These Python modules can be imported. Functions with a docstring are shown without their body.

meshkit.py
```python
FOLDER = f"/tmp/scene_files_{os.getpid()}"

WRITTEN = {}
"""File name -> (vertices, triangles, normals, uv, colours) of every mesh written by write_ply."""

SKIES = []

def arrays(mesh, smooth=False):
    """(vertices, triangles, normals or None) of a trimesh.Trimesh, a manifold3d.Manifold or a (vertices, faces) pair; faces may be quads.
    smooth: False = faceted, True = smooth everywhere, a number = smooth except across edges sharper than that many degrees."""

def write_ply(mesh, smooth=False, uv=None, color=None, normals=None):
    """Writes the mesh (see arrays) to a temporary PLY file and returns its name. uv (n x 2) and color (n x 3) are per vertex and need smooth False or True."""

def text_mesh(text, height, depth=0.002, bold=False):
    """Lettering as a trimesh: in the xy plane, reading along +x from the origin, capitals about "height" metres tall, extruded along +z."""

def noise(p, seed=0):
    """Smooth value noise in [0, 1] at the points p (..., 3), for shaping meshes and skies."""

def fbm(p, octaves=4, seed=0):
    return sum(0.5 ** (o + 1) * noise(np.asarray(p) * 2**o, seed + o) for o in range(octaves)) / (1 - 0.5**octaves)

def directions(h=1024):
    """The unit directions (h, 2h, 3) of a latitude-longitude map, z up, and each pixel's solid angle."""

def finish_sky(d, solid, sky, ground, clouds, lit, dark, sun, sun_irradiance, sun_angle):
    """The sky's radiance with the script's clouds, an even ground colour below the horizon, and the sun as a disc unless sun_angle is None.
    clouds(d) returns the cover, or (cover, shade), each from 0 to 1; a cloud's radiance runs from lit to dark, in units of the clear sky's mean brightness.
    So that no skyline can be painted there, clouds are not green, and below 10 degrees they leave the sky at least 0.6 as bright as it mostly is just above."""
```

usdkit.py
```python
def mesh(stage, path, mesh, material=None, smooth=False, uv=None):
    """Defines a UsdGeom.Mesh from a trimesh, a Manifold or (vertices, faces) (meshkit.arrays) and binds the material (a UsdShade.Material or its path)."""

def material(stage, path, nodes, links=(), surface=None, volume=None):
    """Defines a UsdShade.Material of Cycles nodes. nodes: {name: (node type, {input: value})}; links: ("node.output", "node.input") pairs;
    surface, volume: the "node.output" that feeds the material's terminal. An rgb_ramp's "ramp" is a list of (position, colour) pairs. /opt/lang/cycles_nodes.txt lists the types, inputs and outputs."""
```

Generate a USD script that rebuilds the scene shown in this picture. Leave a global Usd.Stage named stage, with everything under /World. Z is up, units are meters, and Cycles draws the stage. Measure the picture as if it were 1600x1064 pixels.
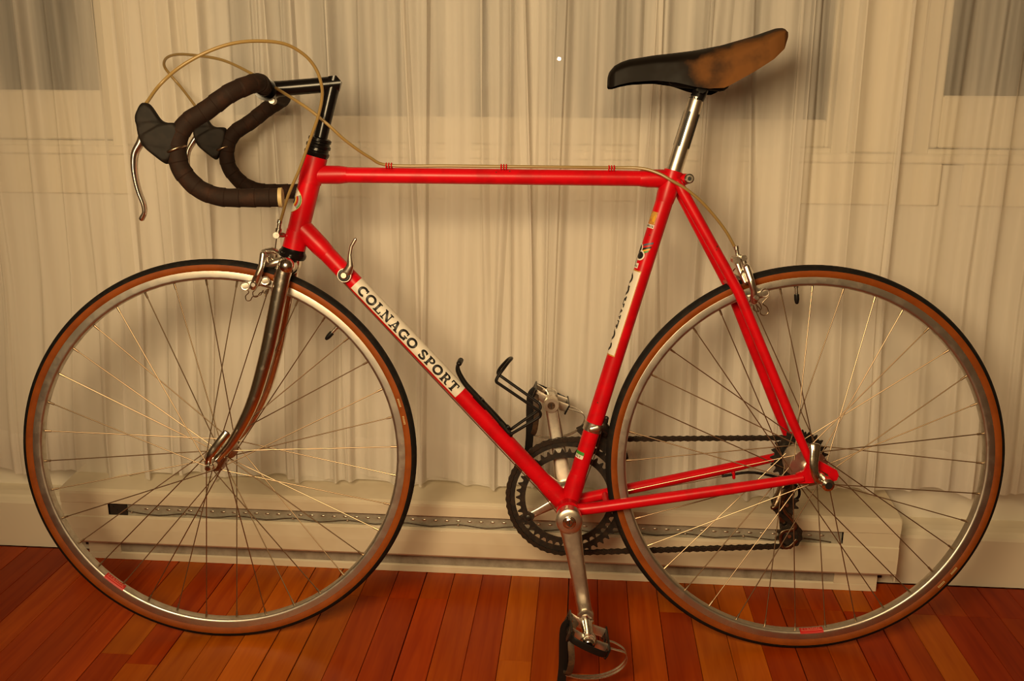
import math, random
import numpy as np, trimesh, manifold3d as m3, usdkit, meshkit
from pxr import Usd, UsdGeom, UsdLux, UsdShade, Gf, Sdf
from shapely.geometry import Polygon, LineString, Point, MultiPolygon, box as sbox
from shapely import affinity
from shapely.ops import unary_union

rng = random.Random(7)
nrg = np.random.RandomState(7)
stage = Usd.Stage.CreateInMemory()
UsdGeom.SetStageUpAxis(stage, UsdGeom.Tokens.z)
UsdGeom.SetStageMetersPerUnit(stage, 1.0)
UsdGeom.Xform.Define(stage, '/World'); UsdGeom.Scope.Define(stage, '/World/Looks')

# ------------------------------------------------------------------ camera
CAM = np.array([0.11362, -1.48556, 0.94696])
RW = np.array([[0.99706056, -0.07235768, -0.02519122], [0.07639862, 0.96376822, 0.25556617], [0.00578632, -0.25673952, 0.96646331]])
cam = UsdGeom.Camera.Define(stage, '/World/camera')
m = np.eye(4); m[0, :3] = RW[:, 0]; m[1, :3] = RW[:, 2]; m[2, :3] = -RW[:, 1]; m[3, :3] = CAM
cam.AddTransformOp().Set(Gf.Matrix4d(*m.ravel().tolist()))
cam.CreateHorizontalApertureAttr(36.0); cam.CreateVerticalApertureAttr(36.0 * 1064 / 1600)
cam.CreateFocalLengthAttr(36.0 * 1485.23 / 1600)
cam.CreateClippingRangeAttr(Gf.Vec2f(0.05, 100))
cam.CreateExposureAttr(0.0)

# ------------------------------------------------------------------ light: an unseen warm lamp left of the camera, placed by the shadows it casts
LAMP, AIM = np.array([-0.34, -1.60, 1.28]), np.array([0.05, 0.25, 0.74])
bulb = UsdLux.SphereLight.Define(stage, '/World/room_lamp')
bulb.CreateRadiusAttr(0.34)
z_ = (LAMP - AIM) / np.linalg.norm(LAMP - AIM); x_ = np.cross([0, 0, 1.], z_); x_ /= np.linalg.norm(x_); m = np.eye(4); m[0, :3] = x_; m[1, :3] = np.cross(z_, x_); m[2, :3] = z_; m[3, :3] = LAMP
bulb.AddTransformOp().Set(Gf.Matrix4d(*m.ravel().tolist()))
bulb.CreateColorAttr(Gf.Vec3f(1.0, 0.725, 0.385)); bulb.CreateIntensityAttr(31.0); bulb.CreateNormalizeAttr(False)
cone = UsdLux.ShapingAPI.Apply(bulb.GetPrim()); cone.CreateShapingConeAngleAttr(49.0); cone.CreateShapingConeSoftnessAttr(1.0)   # beam fades outwards to darken the corners like lens vignetting
fill = UsdLux.SphereLight.Define(stage, '/World/ceiling_lamp')   # fill light added high behind the camera to lift chrome and soften shadows
fill.CreateRadiusAttr(0.16); fill.AddTranslateOp().Set(Gf.Vec3d(0.5, -3.0, 2.15)); fill.CreateColorAttr(Gf.Vec3f(1.0, 0.66, 0.30)); fill.CreateIntensityAttr(44.0); fill.CreateNormalizeAttr(False)

# ------------------------------------------------------------------ helpers
TAKEN = {}
def numbered(parent, name):
    k = (parent, name); n = TAKEN.get(k, 0); TAKEN[k] = n + 1
    return name if n == 0 else f'{name}_{n:03d}'
def data(prim, **kw):
    for k, v in kw.items():
        if v: prim.SetCustomDataByKey(k, v)
def pth(p): return '/World' if p is None else str(p.GetPath())
def obj(name, mesh, mat, parent=None, smooth=35, **kw):
    path = pth(parent) + '/' + numbered(pth(parent), name)
    p = usdkit.mesh(stage, path, mesh, mat, smooth=smooth).GetPrim()
    data(p, **kw); return p
def thing(name, parent=None, M=None, loc=None, **kw):
    path = pth(parent) + '/' + numbered(pth(parent), name)
    x = UsdGeom.Xform.Define(stage, path)
    if M is not None: x.AddTransformOp().Set(Gf.Matrix4d(*M.ravel().tolist()))
    if loc is not None: x.AddTranslateOp().Set(Gf.Vec3d(*map(float, loc)))
    data(x.GetPrim(), **kw); return x.GetPrim()
def V(*a): return np.array(a, float)
def unit(v): v = np.asarray(v, float); return v / np.linalg.norm(v)
def cat(*ms):
    ms = [x for x in ms if x is not None]
    return trimesh.util.concatenate([x if isinstance(x, trimesh.Trimesh) else tm(x) for x in ms])
def tm(x):
    v, f, _ = meshkit.arrays(x); return trimesh.Trimesh(v, f, process=False)
def spline(P, n=8):
    P = np.asarray(P, float)
    if len(P) < 3: return P
    Q = np.vstack([2 * P[0] - P[1], P, 2 * P[-1] - P[-2]]); out = []
    for i in range(1, len(Q) - 2):
        a, b, c, d = Q[i - 1:i + 3]
        for t in np.linspace(0, 1, n, endpoint=False):
            out.append(.5 * (2 * b + (c - a) * t + (2 * a - 5 * b + 4 * c - d) * t * t + (3 * b - a - 3 * c + d) * t ** 3))
    out.append(P[-1]); return np.array(out)
def tube(P, r, sides=12, closed=False, cap=True, ry=None, e=2.0, side=None, rnd=False):
    """Sweep of a round (or superelliptic: r in the plane, ry along side) section along P. r, ry: number or one per point."""
    P = np.asarray(P, float); n = len(P)
    r = np.broadcast_to(np.asarray(r, float), (n,)).copy(); ry = r.copy() if ry is None else np.broadcast_to(np.asarray(ry, float), (n,)).copy()
    if rnd:  # rounded ends
        t0, t1 = unit(P[0] - P[1]), unit(P[-1] - P[-2]); ks = [.92, .7, .38]
        a = [P[0] + t0 * min(r[0], ry[0]) * math.sqrt(1 - k * k) for k in ks]; b = [P[-1] + t1 * min(r[-1], ry[-1]) * math.sqrt(1 - k * k) for k in ks]
        P = np.vstack([a[::-1], P, b])
        r, ry = (np.concatenate([[q[0] * k for k in ks[::-1]], q, [q[-1] * k for k in ks]]) for q in (r, ry)); n = len(P)
    T = np.gradient(P, axis=0) if not closed else np.roll(P, -1, 0) - np.roll(P, 1, 0)
    T /= np.linalg.norm(T, axis=1)[:, None]
    if side is not None:
        B = side - (T @ np.asarray(side, float))[:, None] * T; B /= np.linalg.norm(B, axis=1)[:, None]
    else:
        B = np.zeros_like(P); b = np.cross(T[0], [0, 1, 0]); b = b if np.linalg.norm(b) > .2 else np.cross(T[0], [1, 0, 0])
        b = unit(b)
        for i in range(n):
            b = unit(b - (b @ T[i]) * T[i]); B[i] = b
    N = np.cross(T, B)
    th = np.arange(sides) * 2 * np.pi / sides + (np.pi / sides if e > 2.5 else 0)
    c, s = np.cos(th), np.sin(th); c, s = np.sign(c) * abs(c) ** (2 / e), np.sign(s) * abs(s) ** (2 / e)
    v = (P[:, None] + N[:, None] * (r[:, None] * c)[..., None] + B[:, None] * (ry[:, None] * s)[..., None]).reshape(-1, 3)
    i, j = np.meshgrid(np.arange(n if closed else n - 1), np.arange(sides), indexing='ij'); i, j = i.ravel(), j.ravel()
    k, l = (i + 1) % n, (j + 1) % sides
    q = np.stack([i * sides + j, i * sides + l, k * sides + l, k * sides + j], 1)
    f = np.vstack([q[:, [0, 2, 1]], q[:, [0, 3, 2]]])
    if cap and not closed:
        v = np.vstack([v, P[0], P[-1]]); a = np.arange(sides); b = (a + 1) % sides
        f = np.vstack([f, np.stack([a, b, np.full(sides, n * sides)], 1), np.stack([b + (n - 1) * sides, a + (n - 1) * sides, np.full(sides, n * sides + 1)], 1)])
    mm = trimesh.Trimesh(v, f, process=False)
    if mm.is_watertight and mm.volume < 0: mm.invert()
    return mm
def rod(a, b, r, r2=None, sides=16, **k):
    return tube([a, b], [r, r if r2 is None else r2], sides, **k)
def lathe(prof, origin, axis, sides=32):
    """prof: (height along the axis, radius) pairs."""
    o, ax = np.asarray(origin, float), unit(axis); u = np.cross(ax, [1, 0, 0]); u = u if np.linalg.norm(u) > .3 else np.cross(ax, [0, 0, 1]); u = unit(u); w = np.cross(ax, u)
    th = np.arange(sides) * 2 * np.pi / sides; ring = np.cos(th)[:, None] * u + np.sin(th)[:, None] * w
    v = np.vstack([o + ax * h + ring * max(r, 1e-5) for h, r in prof]); n = len(prof); f = []
    for i in range(n - 1):
        for j in range(sides):
            l = (j + 1) % sides; a, b, c, d = i * sides + j, i * sides + l, (i + 1) * sides + l, (i + 1) * sides + j
            f += [[a, b, c], [a, c, d]]
    mm = trimesh.Trimesh(v, f, process=False)
    if mm.volume < 0: mm.invert()
    return mm
def lathe_solid(prof, *a, **k): return lathe([(prof[0][0], 0)] + list(prof) + [(prof[-1][0], 0)], *a, **k)
def bx(x0, x1, y0, y1, z0, z1, bev=0.0):
    if bev <= 0: return trimesh.creation.box(bounds=[[x0, y0, z0], [x1, y1, z1]])
    b = bev; v = []
    for sx, X in ((-1, x0), (1, x1)):
        for sy, Y in ((-1, y0), (1, y1)):
            for sz, Z in ((-1, z0), (1, z1)):
                v += [[X, Y - sy * b, Z - sz * b], [X - sx * b, Y, Z - sz * b], [X - sx * b, Y - sy * b, Z]]
    return trimesh.Trimesh(np.array(v)).convex_hull
def extrude(poly, y0, y1, bev=0.0):
    """2D polygon in (x, z) extruded from y0 to y1."""
    out = []
    for g in getattr(poly, 'geoms', [poly]):
        if g.is_empty: continue
        e = trimesh.creation.extrude_polygon(g, y1 - y0, engine='earcut'); v = e.vertices
        out.append(trimesh.Trimesh(np.stack([v[:, 0], y1 - v[:, 2], v[:, 1]], 1), e.faces, process=False))
    mm = cat(*out)
    if mm.volume < 0: mm.invert()
    return mm
def blob(pts, radii, ys=1.0, seg=20, smooth=None):
    """Union of hulls of successive balls; ys flattens it along y about y = 0 of the points."""
    if ys != 1.0:
        y0 = pts[0][1]; pts = [(p[0], (p[1] - y0) / ys, p[2]) for p in pts]
    out = None
    for (p, r), (q, s) in zip(zip(pts, radii), list(zip(pts, radii))[1:]):
        h = m3.Manifold.batch_hull([m3.Manifold.sphere(r, seg).translate(p), m3.Manifold.sphere(s, seg).translate(q)])
        out = h if out is None else out + h
    t = tm(out)
    if ys != 1.0: t.vertices[:, 1] = t.vertices[:, 1] * ys + y0
    return t
def flat(poly, step=None):
    """Triangulates a 2D polygon (cut into strips along v if step) -> (n,2), faces."""
    vs, fs, n = [], [], 0
    polys = []
    x0, y0, x1, y1 = poly.bounds
    if step:
        for a in np.arange(y0, y1, step): polys.append(poly.intersection(sbox(x0 - 1, a, x1 + 1, min(a + step, y1))))
    else: polys = [poly]
    for p in polys:
        for g in getattr(p, 'geoms', [p]):
            if g.geom_type != 'Polygon' or g.area < 1e-12: continue
            v, f = trimesh.creation.triangulate_polygon(g, engine='earcut'); vs.append(v); fs.append(f + n); n += len(v)
    return np.vstack(vs), np.vstack(fs)
def wrap(poly, p0, ax, r, near, upv, step=.0016, lift=.0003):
    """Lays a 2D polygon (u along the tube, v round it from the near side towards upv) on a tube as a thin film with thickness."""
    v, f = flat(poly, step); ax, near, upv = unit(ax), unit(near), unit(upv)
    th = v[:, 1] / r
    d = np.cos(th)[:, None] * near + np.sin(th)[:, None] * upv
    P = np.asarray(p0) + v[:, :1] * ax + d * (r + lift)
    nrm = np.cross(P[f[:, 1]] - P[f[:, 0]], P[f[:, 2]] - P[f[:, 0]]); flip = (nrm * d[f[:, 0]]).sum(1) < 0
    f[flip] = f[flip][:, ::-1]
    return trimesh.Trimesh(P, f, process=False)

# ------------------------------------------------------------------ materials
L = '/World/Looks/'
def prin(name, col, rough=.5, metal=0., **k):
    return usdkit.material(stage, L + name, {'p': ('principled_bsdf', {'base_color': col, 'roughness': rough, 'metallic': metal, **k})}, surface='p.BSDF')
def worn(name, c1, c2, scale=40, lo=.45, hi=.6, rough=.4, r2=None, chip=None, metal=0., bump=0., bscale=200, **k):
    n = {'t': ('texture_coordinate', {}), 'n': ('noise_texture', {'scale': scale, 'detail': 4., 'roughness': .6}), 'r': ('rgb_ramp', {'ramp': [(0, c1), (lo, c1), (hi, c2), (1, c2)]}),
         'p': ('principled_bsdf', {'roughness': rough, 'metallic': metal, **k})}
    l = [('t.object', 'n.vector'), ('n.fac', 'r.fac'), ('r.color', 'p.base_color')]
    if chip:
        n['nc'] = ('noise_texture', {'scale': 95., 'detail': 3., 'roughness': .65}); n['rc'] = ('rgb_ramp', {'ramp': [(0, (0, 0, 0)), (.72, (0, 0, 0)), (.735, (1, 1, 1)), (1, (1, 1, 1))]}); n['mc'] = ('mix', {'color2': chip})
        l = [l[0], l[1], ('t.object', 'nc.vector'), ('nc.fac', 'rc.fac'), ('rc.color', 'mc.fac'), ('r.color', 'mc.color1'), ('mc.color', 'p.base_color')]
    if r2 is not None:
        n['q'] = ('map_range', {'from_min': lo, 'from_max': hi, 'to_min': rough, 'to_max': r2, 'clamp': True}); l += [('n.fac', 'q.value'), ('q.result', 'p.roughness')]
    if bump:
        n['n2'] = ('noise_texture', {'scale': bscale, 'detail': 3.}); n['b'] = ('bump', {'strength': bump, 'distance': .001}); l += [('t.object', 'n2.vector'), ('n2.fac', 'b.height'), ('b.normal', 'p.normal')]
    return usdkit.material(stage, L + name, n, l, surface='p.BSDF')
RED = worn('red_paint', (.62, .0035, .010), (.50, .003, .008), 25, chip=(.06, .035, .02), rough=.30, r2=.36, specular_ior_level=.25)
CHROME = worn('chrome', (.78, .74, .68), (.55, .47, .38), 60, .55, .8, rough=.16, r2=.30, metal=1.)
STEEL = worn('steel', (.66, .62, .56), (.42, .35, .28), 90, .5, .75, rough=.24, r2=.42, metal=1.)
ALLOY = worn('alloy', (.72, .66, .58), (.58, .51, .42), 70, .45, .7, rough=.32, r2=.40, metal=1.)
RIM = worn('rim_alloy', (.62, .59, .54), (.46, .41, .35), 55, .45, .75, rough=.36, r2=.5, metal=1.)
BRIGHT = worn('polished_alloy', (.82, .77, .69), (.60, .53, .44), 70, .5, .75, rough=.26, r2=.38, metal=1.)
SPOKE = prin('spoke_steel', (.36, .27, .18), .42, 1.)
BLACK = prin('black_gloss', (.006, .005, .005), .22, specular_ior_level=.35)
RUBBER = worn('black_rubber', (.008, .006, .005), (.014, .010, .008), 50, rough=.62, specular_ior_level=.2)
PLASTIC = prin('black_plastic', (.007, .006, .006), .38, specular_ior_level=.3)
TYRE = worn('tyre_tread', (.008, .007, .007), (.022, .015, .010), 60, .5, .75, rough=.7, bump=.2, specular_ior_level=.2)
GUM = worn('tyre_gum', (.26, .058, .005), (.19, .040, .004), 30, .4, .7, rough=.6, specular_ior_level=.25)
CHAINM = worn('chain_oily', (.045, .030, .022), (.022, .016, .013), 300, rough=.38, r2=.55, metal=.6)
RING = worn('ring_black', (.018, .015, .014), (.035, .025, .018), 120, rough=.4, metal=.25)
HOUSING = prin('cable_housing', (.30, .20, .07), .32)
WIRE = prin('cable_wire', (.36, .28, .2), .35, 1.)
WHITE = prin('white_print', (.74, .70, .62), .4)
INK = prin('black_print', (.010, .009, .009), .45)
GOLD = worn('gold_print', (.55, .30, .05), (.42, .16, .03), 220, rough=.4)
GREENP = prin('green_print', (.05, .28, .04), .45); BLUEP = prin('blue_print', (.08, .10, .16), .45); YELLOWP = prin('yellow_print', (.70, .36, .02), .45)
REDP = prin('red_print', (.5, .01, .01), .45); PINKP = prin('pale_red_print', (.75, .22, .16), .5); GREYP = prin('grey_print', (.36, .36, .36), .45)
STICK = prin('rim_sticker_red', (.55, .012, .012), .4)
PALE = prin('pale_print', (.5, .38, .18), .55)
LEATHER_STRAP = worn('strap_leather', (.05, .03, .018), (.09, .05, .025), 90, rough=.6)
DARKSTEEL = worn('derailleur_steel', (.30, .22, .15), (.14, .09, .06), 120, .4, .7, rough=.25, r2=.45, metal=1.)
# wound bar tape: dark brown-black cloth with thin worn overlaps
TAPE = worn('bar_tape', (.018, .009, .006), (.038, .015, .008), 45, .5, .75, rough=.75, bump=.35, bscale=900, specular_ior_level=.2)
# saddle: black hide, rubbed to brown suede on the flank
SADDLE = usdkit.material(stage, L + 'saddle_hide', {
    't': ('texture_coordinate', {}), 's': ('separate_xyz', {}), 'n': ('noise_texture', {'scale': 28., 'detail': 4.}),
    'x': ('map_range', {'from_min': .235, 'from_max': .335, 'to_min': 0., 'to_max': 1., 'clamp': True}),
    'zx': ('math', {'math_type': 'multiply_add', 'value2': -.30}), 'zz': ('math', {'math_type': 'add'}),
    'z': ('map_range', {'from_min': .9235, 'from_max': .9035, 'to_min': 0., 'to_max': 1., 'clamp': True}),
    'm': ('math', {'math_type': 'multiply'}), 'nn': ('map_range', {'from_min': .35, 'from_max': .65, 'to_min': -.25, 'to_max': .25}),
    'a': ('math', {'math_type': 'add', 'use_clamp': True}), 'r': ('rgb_ramp', {'ramp': [(0, (.006, .004, .003)), (.35, (.010, .006, .004)), (.8, (.125, .052, .016)), (1, (.16, .065, .019))]}),
    'ro': ('map_range', {'from_min': 0., 'from_max': 1., 'to_min': .5, 'to_max': .85, 'clamp': True}), 'p': ('principled_bsdf', {'specular_ior_level': .12})},
    [('t.object', 's.vector'), ('t.object', 'n.vector'), ('s.x', 'x.value'), ('s.x', 'zx.value1'), ('s.z', 'zx.value3'), ('zx.value', 'z.value'), ('x.result', 'm.value1'), ('z.result', 'm.value2'),
     ('n.fac', 'nn.value'), ('m.value', 'a.value1'), ('nn.result', 'a.value2'), ('a.value', 'r.fac'), ('r.color', 'p.base_color'), ('a.value', 'ro.value'), ('ro.result', 'p.roughness')], surface='p.BSDF')
ENAMEL = worn('white_enamel', (.68, .61, .48), (.62, .54, .41), 6, rough=.35, coat_weight=.15)
TRIMW = prin('white_trim_paint', (.74, .68, .56), .42)
WALLM = prin('wall_paint', (.74, .70, .62), .8)
ROOMM = prin('unseen_room_paint', (.30, .25, .19), .8)
CEILM = prin('ceiling_paint', (.50, .47, .42), .9)
GALV = worn('galvanised', (.40, .37, .31), (.27, .25, .20), 45, .4, .7, rough=.5, metal=.2)
SHELL = prin('saddle_underside', (.006, .004, .004), .8, specular_ior_level=.1)
DARKBOX = prin('dark_bracket', (.02, .016, .013), .5)
GLASS = usdkit.material(stage, L + 'window_glass', {'f': ('fresnel', {'IOR': 1.16}), 't': ('transparent_bsdf', {'color': (.97, .97, .97)}), 'g': ('glossy_bsdf', {'color': (1, 1, 1), 'roughness': .02}), 'm': ('mix_closure', {})},
                        [('f.fac', 'm.fac'), ('t.BSDF', 'm.closure1'), ('g.BSDF', 'm.closure2')], surface='m.closure')
def sheer(name, clear, tone):
    """Voile: part of the light goes straight through the weave, the rest is scattered forwards and back by the threads."""
    return usdkit.material(stage, L + name, {
        't': ('texture_coordinate', {}), 'mp': ('mapping', {'scale': (26., 4., .7)}), 'n': ('noise_texture', {'scale': 1., 'detail': 3., 'roughness': .6}), 'q': ('map_range', {'from_min': .34, 'from_max': .66, 'to_min': clear + .16, 'to_max': clear - .18, 'clamp': True}),
        'd': ('diffuse_bsdf', {'color': tone}), 'l': ('translucent_bsdf', {'color': tone}), 'c': ('transparent_bsdf', {'color': (1, 1, 1)}), 'm1': ('mix_closure', {'fac': .36}), 'sh': ('sheen_bsdf', {'color': tone, 'roughness': .45, 'distribution': 'microfiber'}), 'm3': ('mix_closure', {'fac': .05}), 'm2': ('mix_closure', {})},
        [('t.object', 'mp.vector'), ('mp.vector', 'n.vector'), ('n.fac', 'q.value'), ('d.BSDF', 'm1.closure1'), ('l.BSDF', 'm1.closure2'), ('q.result', 'm2.fac'), ('m1.closure', 'm3.closure1'), ('sh.BSDF', 'm3.closure2'), ('m3.closure', 'm2.closure1'), ('c.BSDF', 'm2.closure2')], surface='m2.closure')
SHEER = sheer('voile', .46, (.95, .92, .87))
def boardmat(i, c1, c2):
    return usdkit.material(stage, L + f'floor_board_{i}', {
        't': ('texture_coordinate', {}), 'o': ('object_info', {}), 'va': ('vector_math', {'vector_math_type': 'add'}) if False else ('mapping', {'scale': (55., 3.2, 1.)}),
        'w': ('math', {'math_type': 'multiply', 'value2': 37.}),
        'n': ('noise_texture', {'dimensions': '4D', 'scale': 1., 'detail': 5., 'roughness': .62, 'distortion': .6}), 'n2': ('noise_texture', {'dimensions': '4D', 'scale': .12, 'detail': 2.}),
        'r': ('rgb_ramp', {'ramp': [(.34, c1), (.64, c2)]}), 'r2': ('rgb_ramp', {'ramp': [(.25, (.72, .66, .6)), (.7, (1.1, 1.08, 1.0))]}), 'x': ('mix', {'mix_type': 'multiply', 'fac': 1.}),
        'hv': ('hsv', {}), 'vr': ('map_range', {'from_min': 0., 'from_max': 1., 'to_min': .82, 'to_max': 1.16}),
        'v': ('voronoi_texture', {'dimensions': '4D', 'scale': 1.}), 'vm': ('mapping', {'scale': (6.5, 4.6, 1.)}), 'vr2': ('rgb_ramp', {'ramp': [(0, (.18, .15, .15)), (.022, (.25, .2, .2)), (.045, (1, 1, 1)), (1, (1, 1, 1))]}), 'kn': ('mix', {'mix_type': 'multiply', 'fac': 1.}),
        'b': ('bump', {'strength': .06, 'distance': .002}), 'p': ('principled_bsdf', {'roughness': .34, 'specular_ior_level': .10})},
        [('t.object', 'va.vector'), ('va.vector', 'n.vector'), ('va.vector', 'n2.vector'), ('o.random', 'w.value1'), ('w.value', 'n.w'), ('w.value', 'n2.w'), ('n.fac', 'r.fac'), ('n2.fac', 'r2.fac'), ('r.color', 'x.color1'), ('r2.color', 'x.color2'),
         ('o.random', 'vr.value'), ('vr.result', 'hv.value'), ('x.color', 'hv.color'), ('t.object', 'vm.vector'), ('vm.vector', 'v.vector'), ('w.value', 'v.w'), ('v.distance', 'vr2.fac'), ('hv.color', 'kn.color1'), ('vr2.color', 'kn.color2'), ('kn.color', 'p.base_color'), ('n.fac', 'b.height'), ('b.normal', 'p.normal')], surface='p.BSDF')
BOARDS = [boardmat(0, (.32, .040, .0015), (.44, .078, .003)), boardmat(1, (.28, .028, .001), (.38, .050, .002)), boardmat(2, (.38, .075, .003), (.50, .125, .006)), boardmat(3, (.22, .018, .001), (.32, .034, .002)), boardmat(4, (.30, .034, .0015), (.42, .063, .003))]
SUBFLOOR = prin('floor_gap', (.03, .012, .006), .9)
PLAINF = prin('floor_dark_wood', (.16, .035, .008), .4)

# ------------------------------------------------------------------ the room
YW = .33          # plaster face of the window wall
X0, X1, Y0, H = -3.0, 3.0, -5.2, 2.45; FX0, FX1, FY0 = -2.2, 2.2, -3.0
fl = obj('floor', bx(X0, X1, Y0, .45, -.05, -.0085), PLAINF, kind='structure', smooth=False)
bw = .0573; xs = np.arange(-2.2 + .009, 2.2 - bw, bw)
def plank(x0, x1, y0, y1, c=.0007):
    p = [(x0, -.009), (x1, -.009), (x1, -c), (x1 - c, 0), (x0 + c, 0), (x0, -c)]; v = [(x, y, z) for y in (y0, y1) for x, z in p]; f = [[i, (i + 1) % 6, (i + 1) % 6 + 6] for i in range(6)] + [[i, (i + 1) % 6 + 6, i + 6] for i in range(6)] + [[0, i + 1, i] for i in range(1, 5)] + [[6, 6 + i, 7 + i] for i in range(1, 5)]
    mm = trimesh.Trimesh(v, f, process=False); (mm.invert() if mm.volume < 0 else None); return mm
for i, x in enumerate(xs):
    y = FY0 + rng.uniform(.2, 1.0); cuts = [FY0]
    while y < .262 - .12:
        cuts.append(y); y += rng.uniform(.55, 1.5)
    # joints the photograph shows near the heater
    if -.36 < x < -.13: cuts = [c for c in cuts if c < -.5] + [.13 + .002 * (i % 2)]
    if .50 < x < 1.05: cuts = [c for c in cuts if c < -.6] + [.155]
    cuts.append(.266)
    g = rng.choice([.0003, .0005, .0006, .0008, .0016])
    for a, b in zip(cuts, cuts[1:]):
        obj('floor_board', plank(x + g, x + bw - .0002, a + .0003, b - .0003), BOARDS[2] if -.60 < x < -.41 and a < -.1 else rng.choices(BOARDS, [1, 2, .3, 6, 1] if x > .78 else [2, 4, .5, 3, 2] if x < -.70 else [3, 1, 5, .6, 2] if x < -.28 else [4, 3, 2.2, 2, 3])[0], fl, smooth=False)  # dark boards at far right stand in for shadow; left weighted darker
# window wall, built round three windows
ML, MR, WL, WR = -.640, .592, -.776, .710       # middle opening, and the inner edges of the side openings
zs, zt = .815, 2.08
wall = cat(bx(X0, X1, YW, .45, -.009, zs), bx(X0, X1, YW, .45, zt, H), bx(WL, ML, YW, .45, zs, zt), bx(MR, WR, YW, .45, zs, zt), bx(X0, -1.95, YW, .45, zs, zt), bx(1.9, X1, YW, .45, zs, zt))
obj('wall_back', wall, WALLM, kind='structure', smooth=False)
obj('wall_left', bx(X0 - .1, X0, Y0 - .1, .45, -.05, H), ROOMM, kind='structure', smooth=False)  # unseen walls, set back and darkened for contrast in the chrome
obj('wall_right', bx(X1, X1 + .1, Y0 - .1, .45, -.05, H), ROOMM, kind='structure', smooth=False)
obj('wall_front', bx(X0, X1, Y0 - .1, Y0, -.05, H), ROOMM, kind='structure', smooth=False)
obj('ceiling', bx(X0 - .1, X1 + .1, Y0 - .1, .45, H, H + .1), CEILM, kind='structure', smooth=False)
prof = Polygon([(.2715, 0), (.2715, .098), (.274, .104), (.281, .108), (.285, .112), (.299, .116), (YW, .117), (YW, 0)])
bb = trimesh.creation.extrude_polygon(prof, X1 - X0 - .02, engine='earcut'); v = bb.vertices
bb = trimesh.Trimesh(np.stack([X0 + .01 + v[:, 2], v[:, 0], v[:, 1]], 1), bb.faces, process=False); bb.invert() if bb.volume < 0 else None
obj('baseboard_back', bb, TRIMW, kind='structure', smooth=False)
def window(n, x0, x1, side):
    """frame in the opening, sash (thicker for the hinged side lights), glass"""
    w = thing(f'window_{n}', kind='structure')
    z0, z1, t = zs, zt, .028
    obj('window_frame', cat(bx(x0, x0 + t, YW + .005, .44, z0, z1, .002), bx(x1 - t, x1, YW + .005, .44, z0, z1, .002), bx(x0 + t, x1 - t, YW + .005, .44, z0, z0 + t, .002), bx(x0 + t, x1 - t, YW + .005, .44, z1 - t, z1, .002)), TRIMW, w, smooth=False)
    a, b, c, d = x0 + t, x1 - t, z0 + t, z1 - t
    if side:
        s = .022; lo = .938
        obj('sash', cat(bx(a + .001, a + s, .352, .39, c + .0015, d, .003), bx(b - s, b - .001, .352, .39, c + .0015, d, .003), bx(a + s, b - s, .352, .39, .8445, lo, .003), bx(a + s, b - s, .352, .39, d - .07, d, .003)), TRIMW, w, smooth=False)
    else:
        s = .006; lo = .893
        obj('sash', cat(bx(a, a + s, .36, .395, c, d, .002), bx(b - s, b, .36, .395, c, d, .002), bx(a + s, b - s, .36, .395, c, lo, .003), bx(a + s, b - s, .36, .395, d - .06, d, .002)), TRIMW, w, smooth=False)
    obj('pane', bx(a + s, b - s, .372, .376, lo - .004, d - .05), GLASS, w, smooth=False)
window(1, -1.95, WL, True); window(2, ML, MR, False); window(3, WR, 1.9, True)
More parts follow.
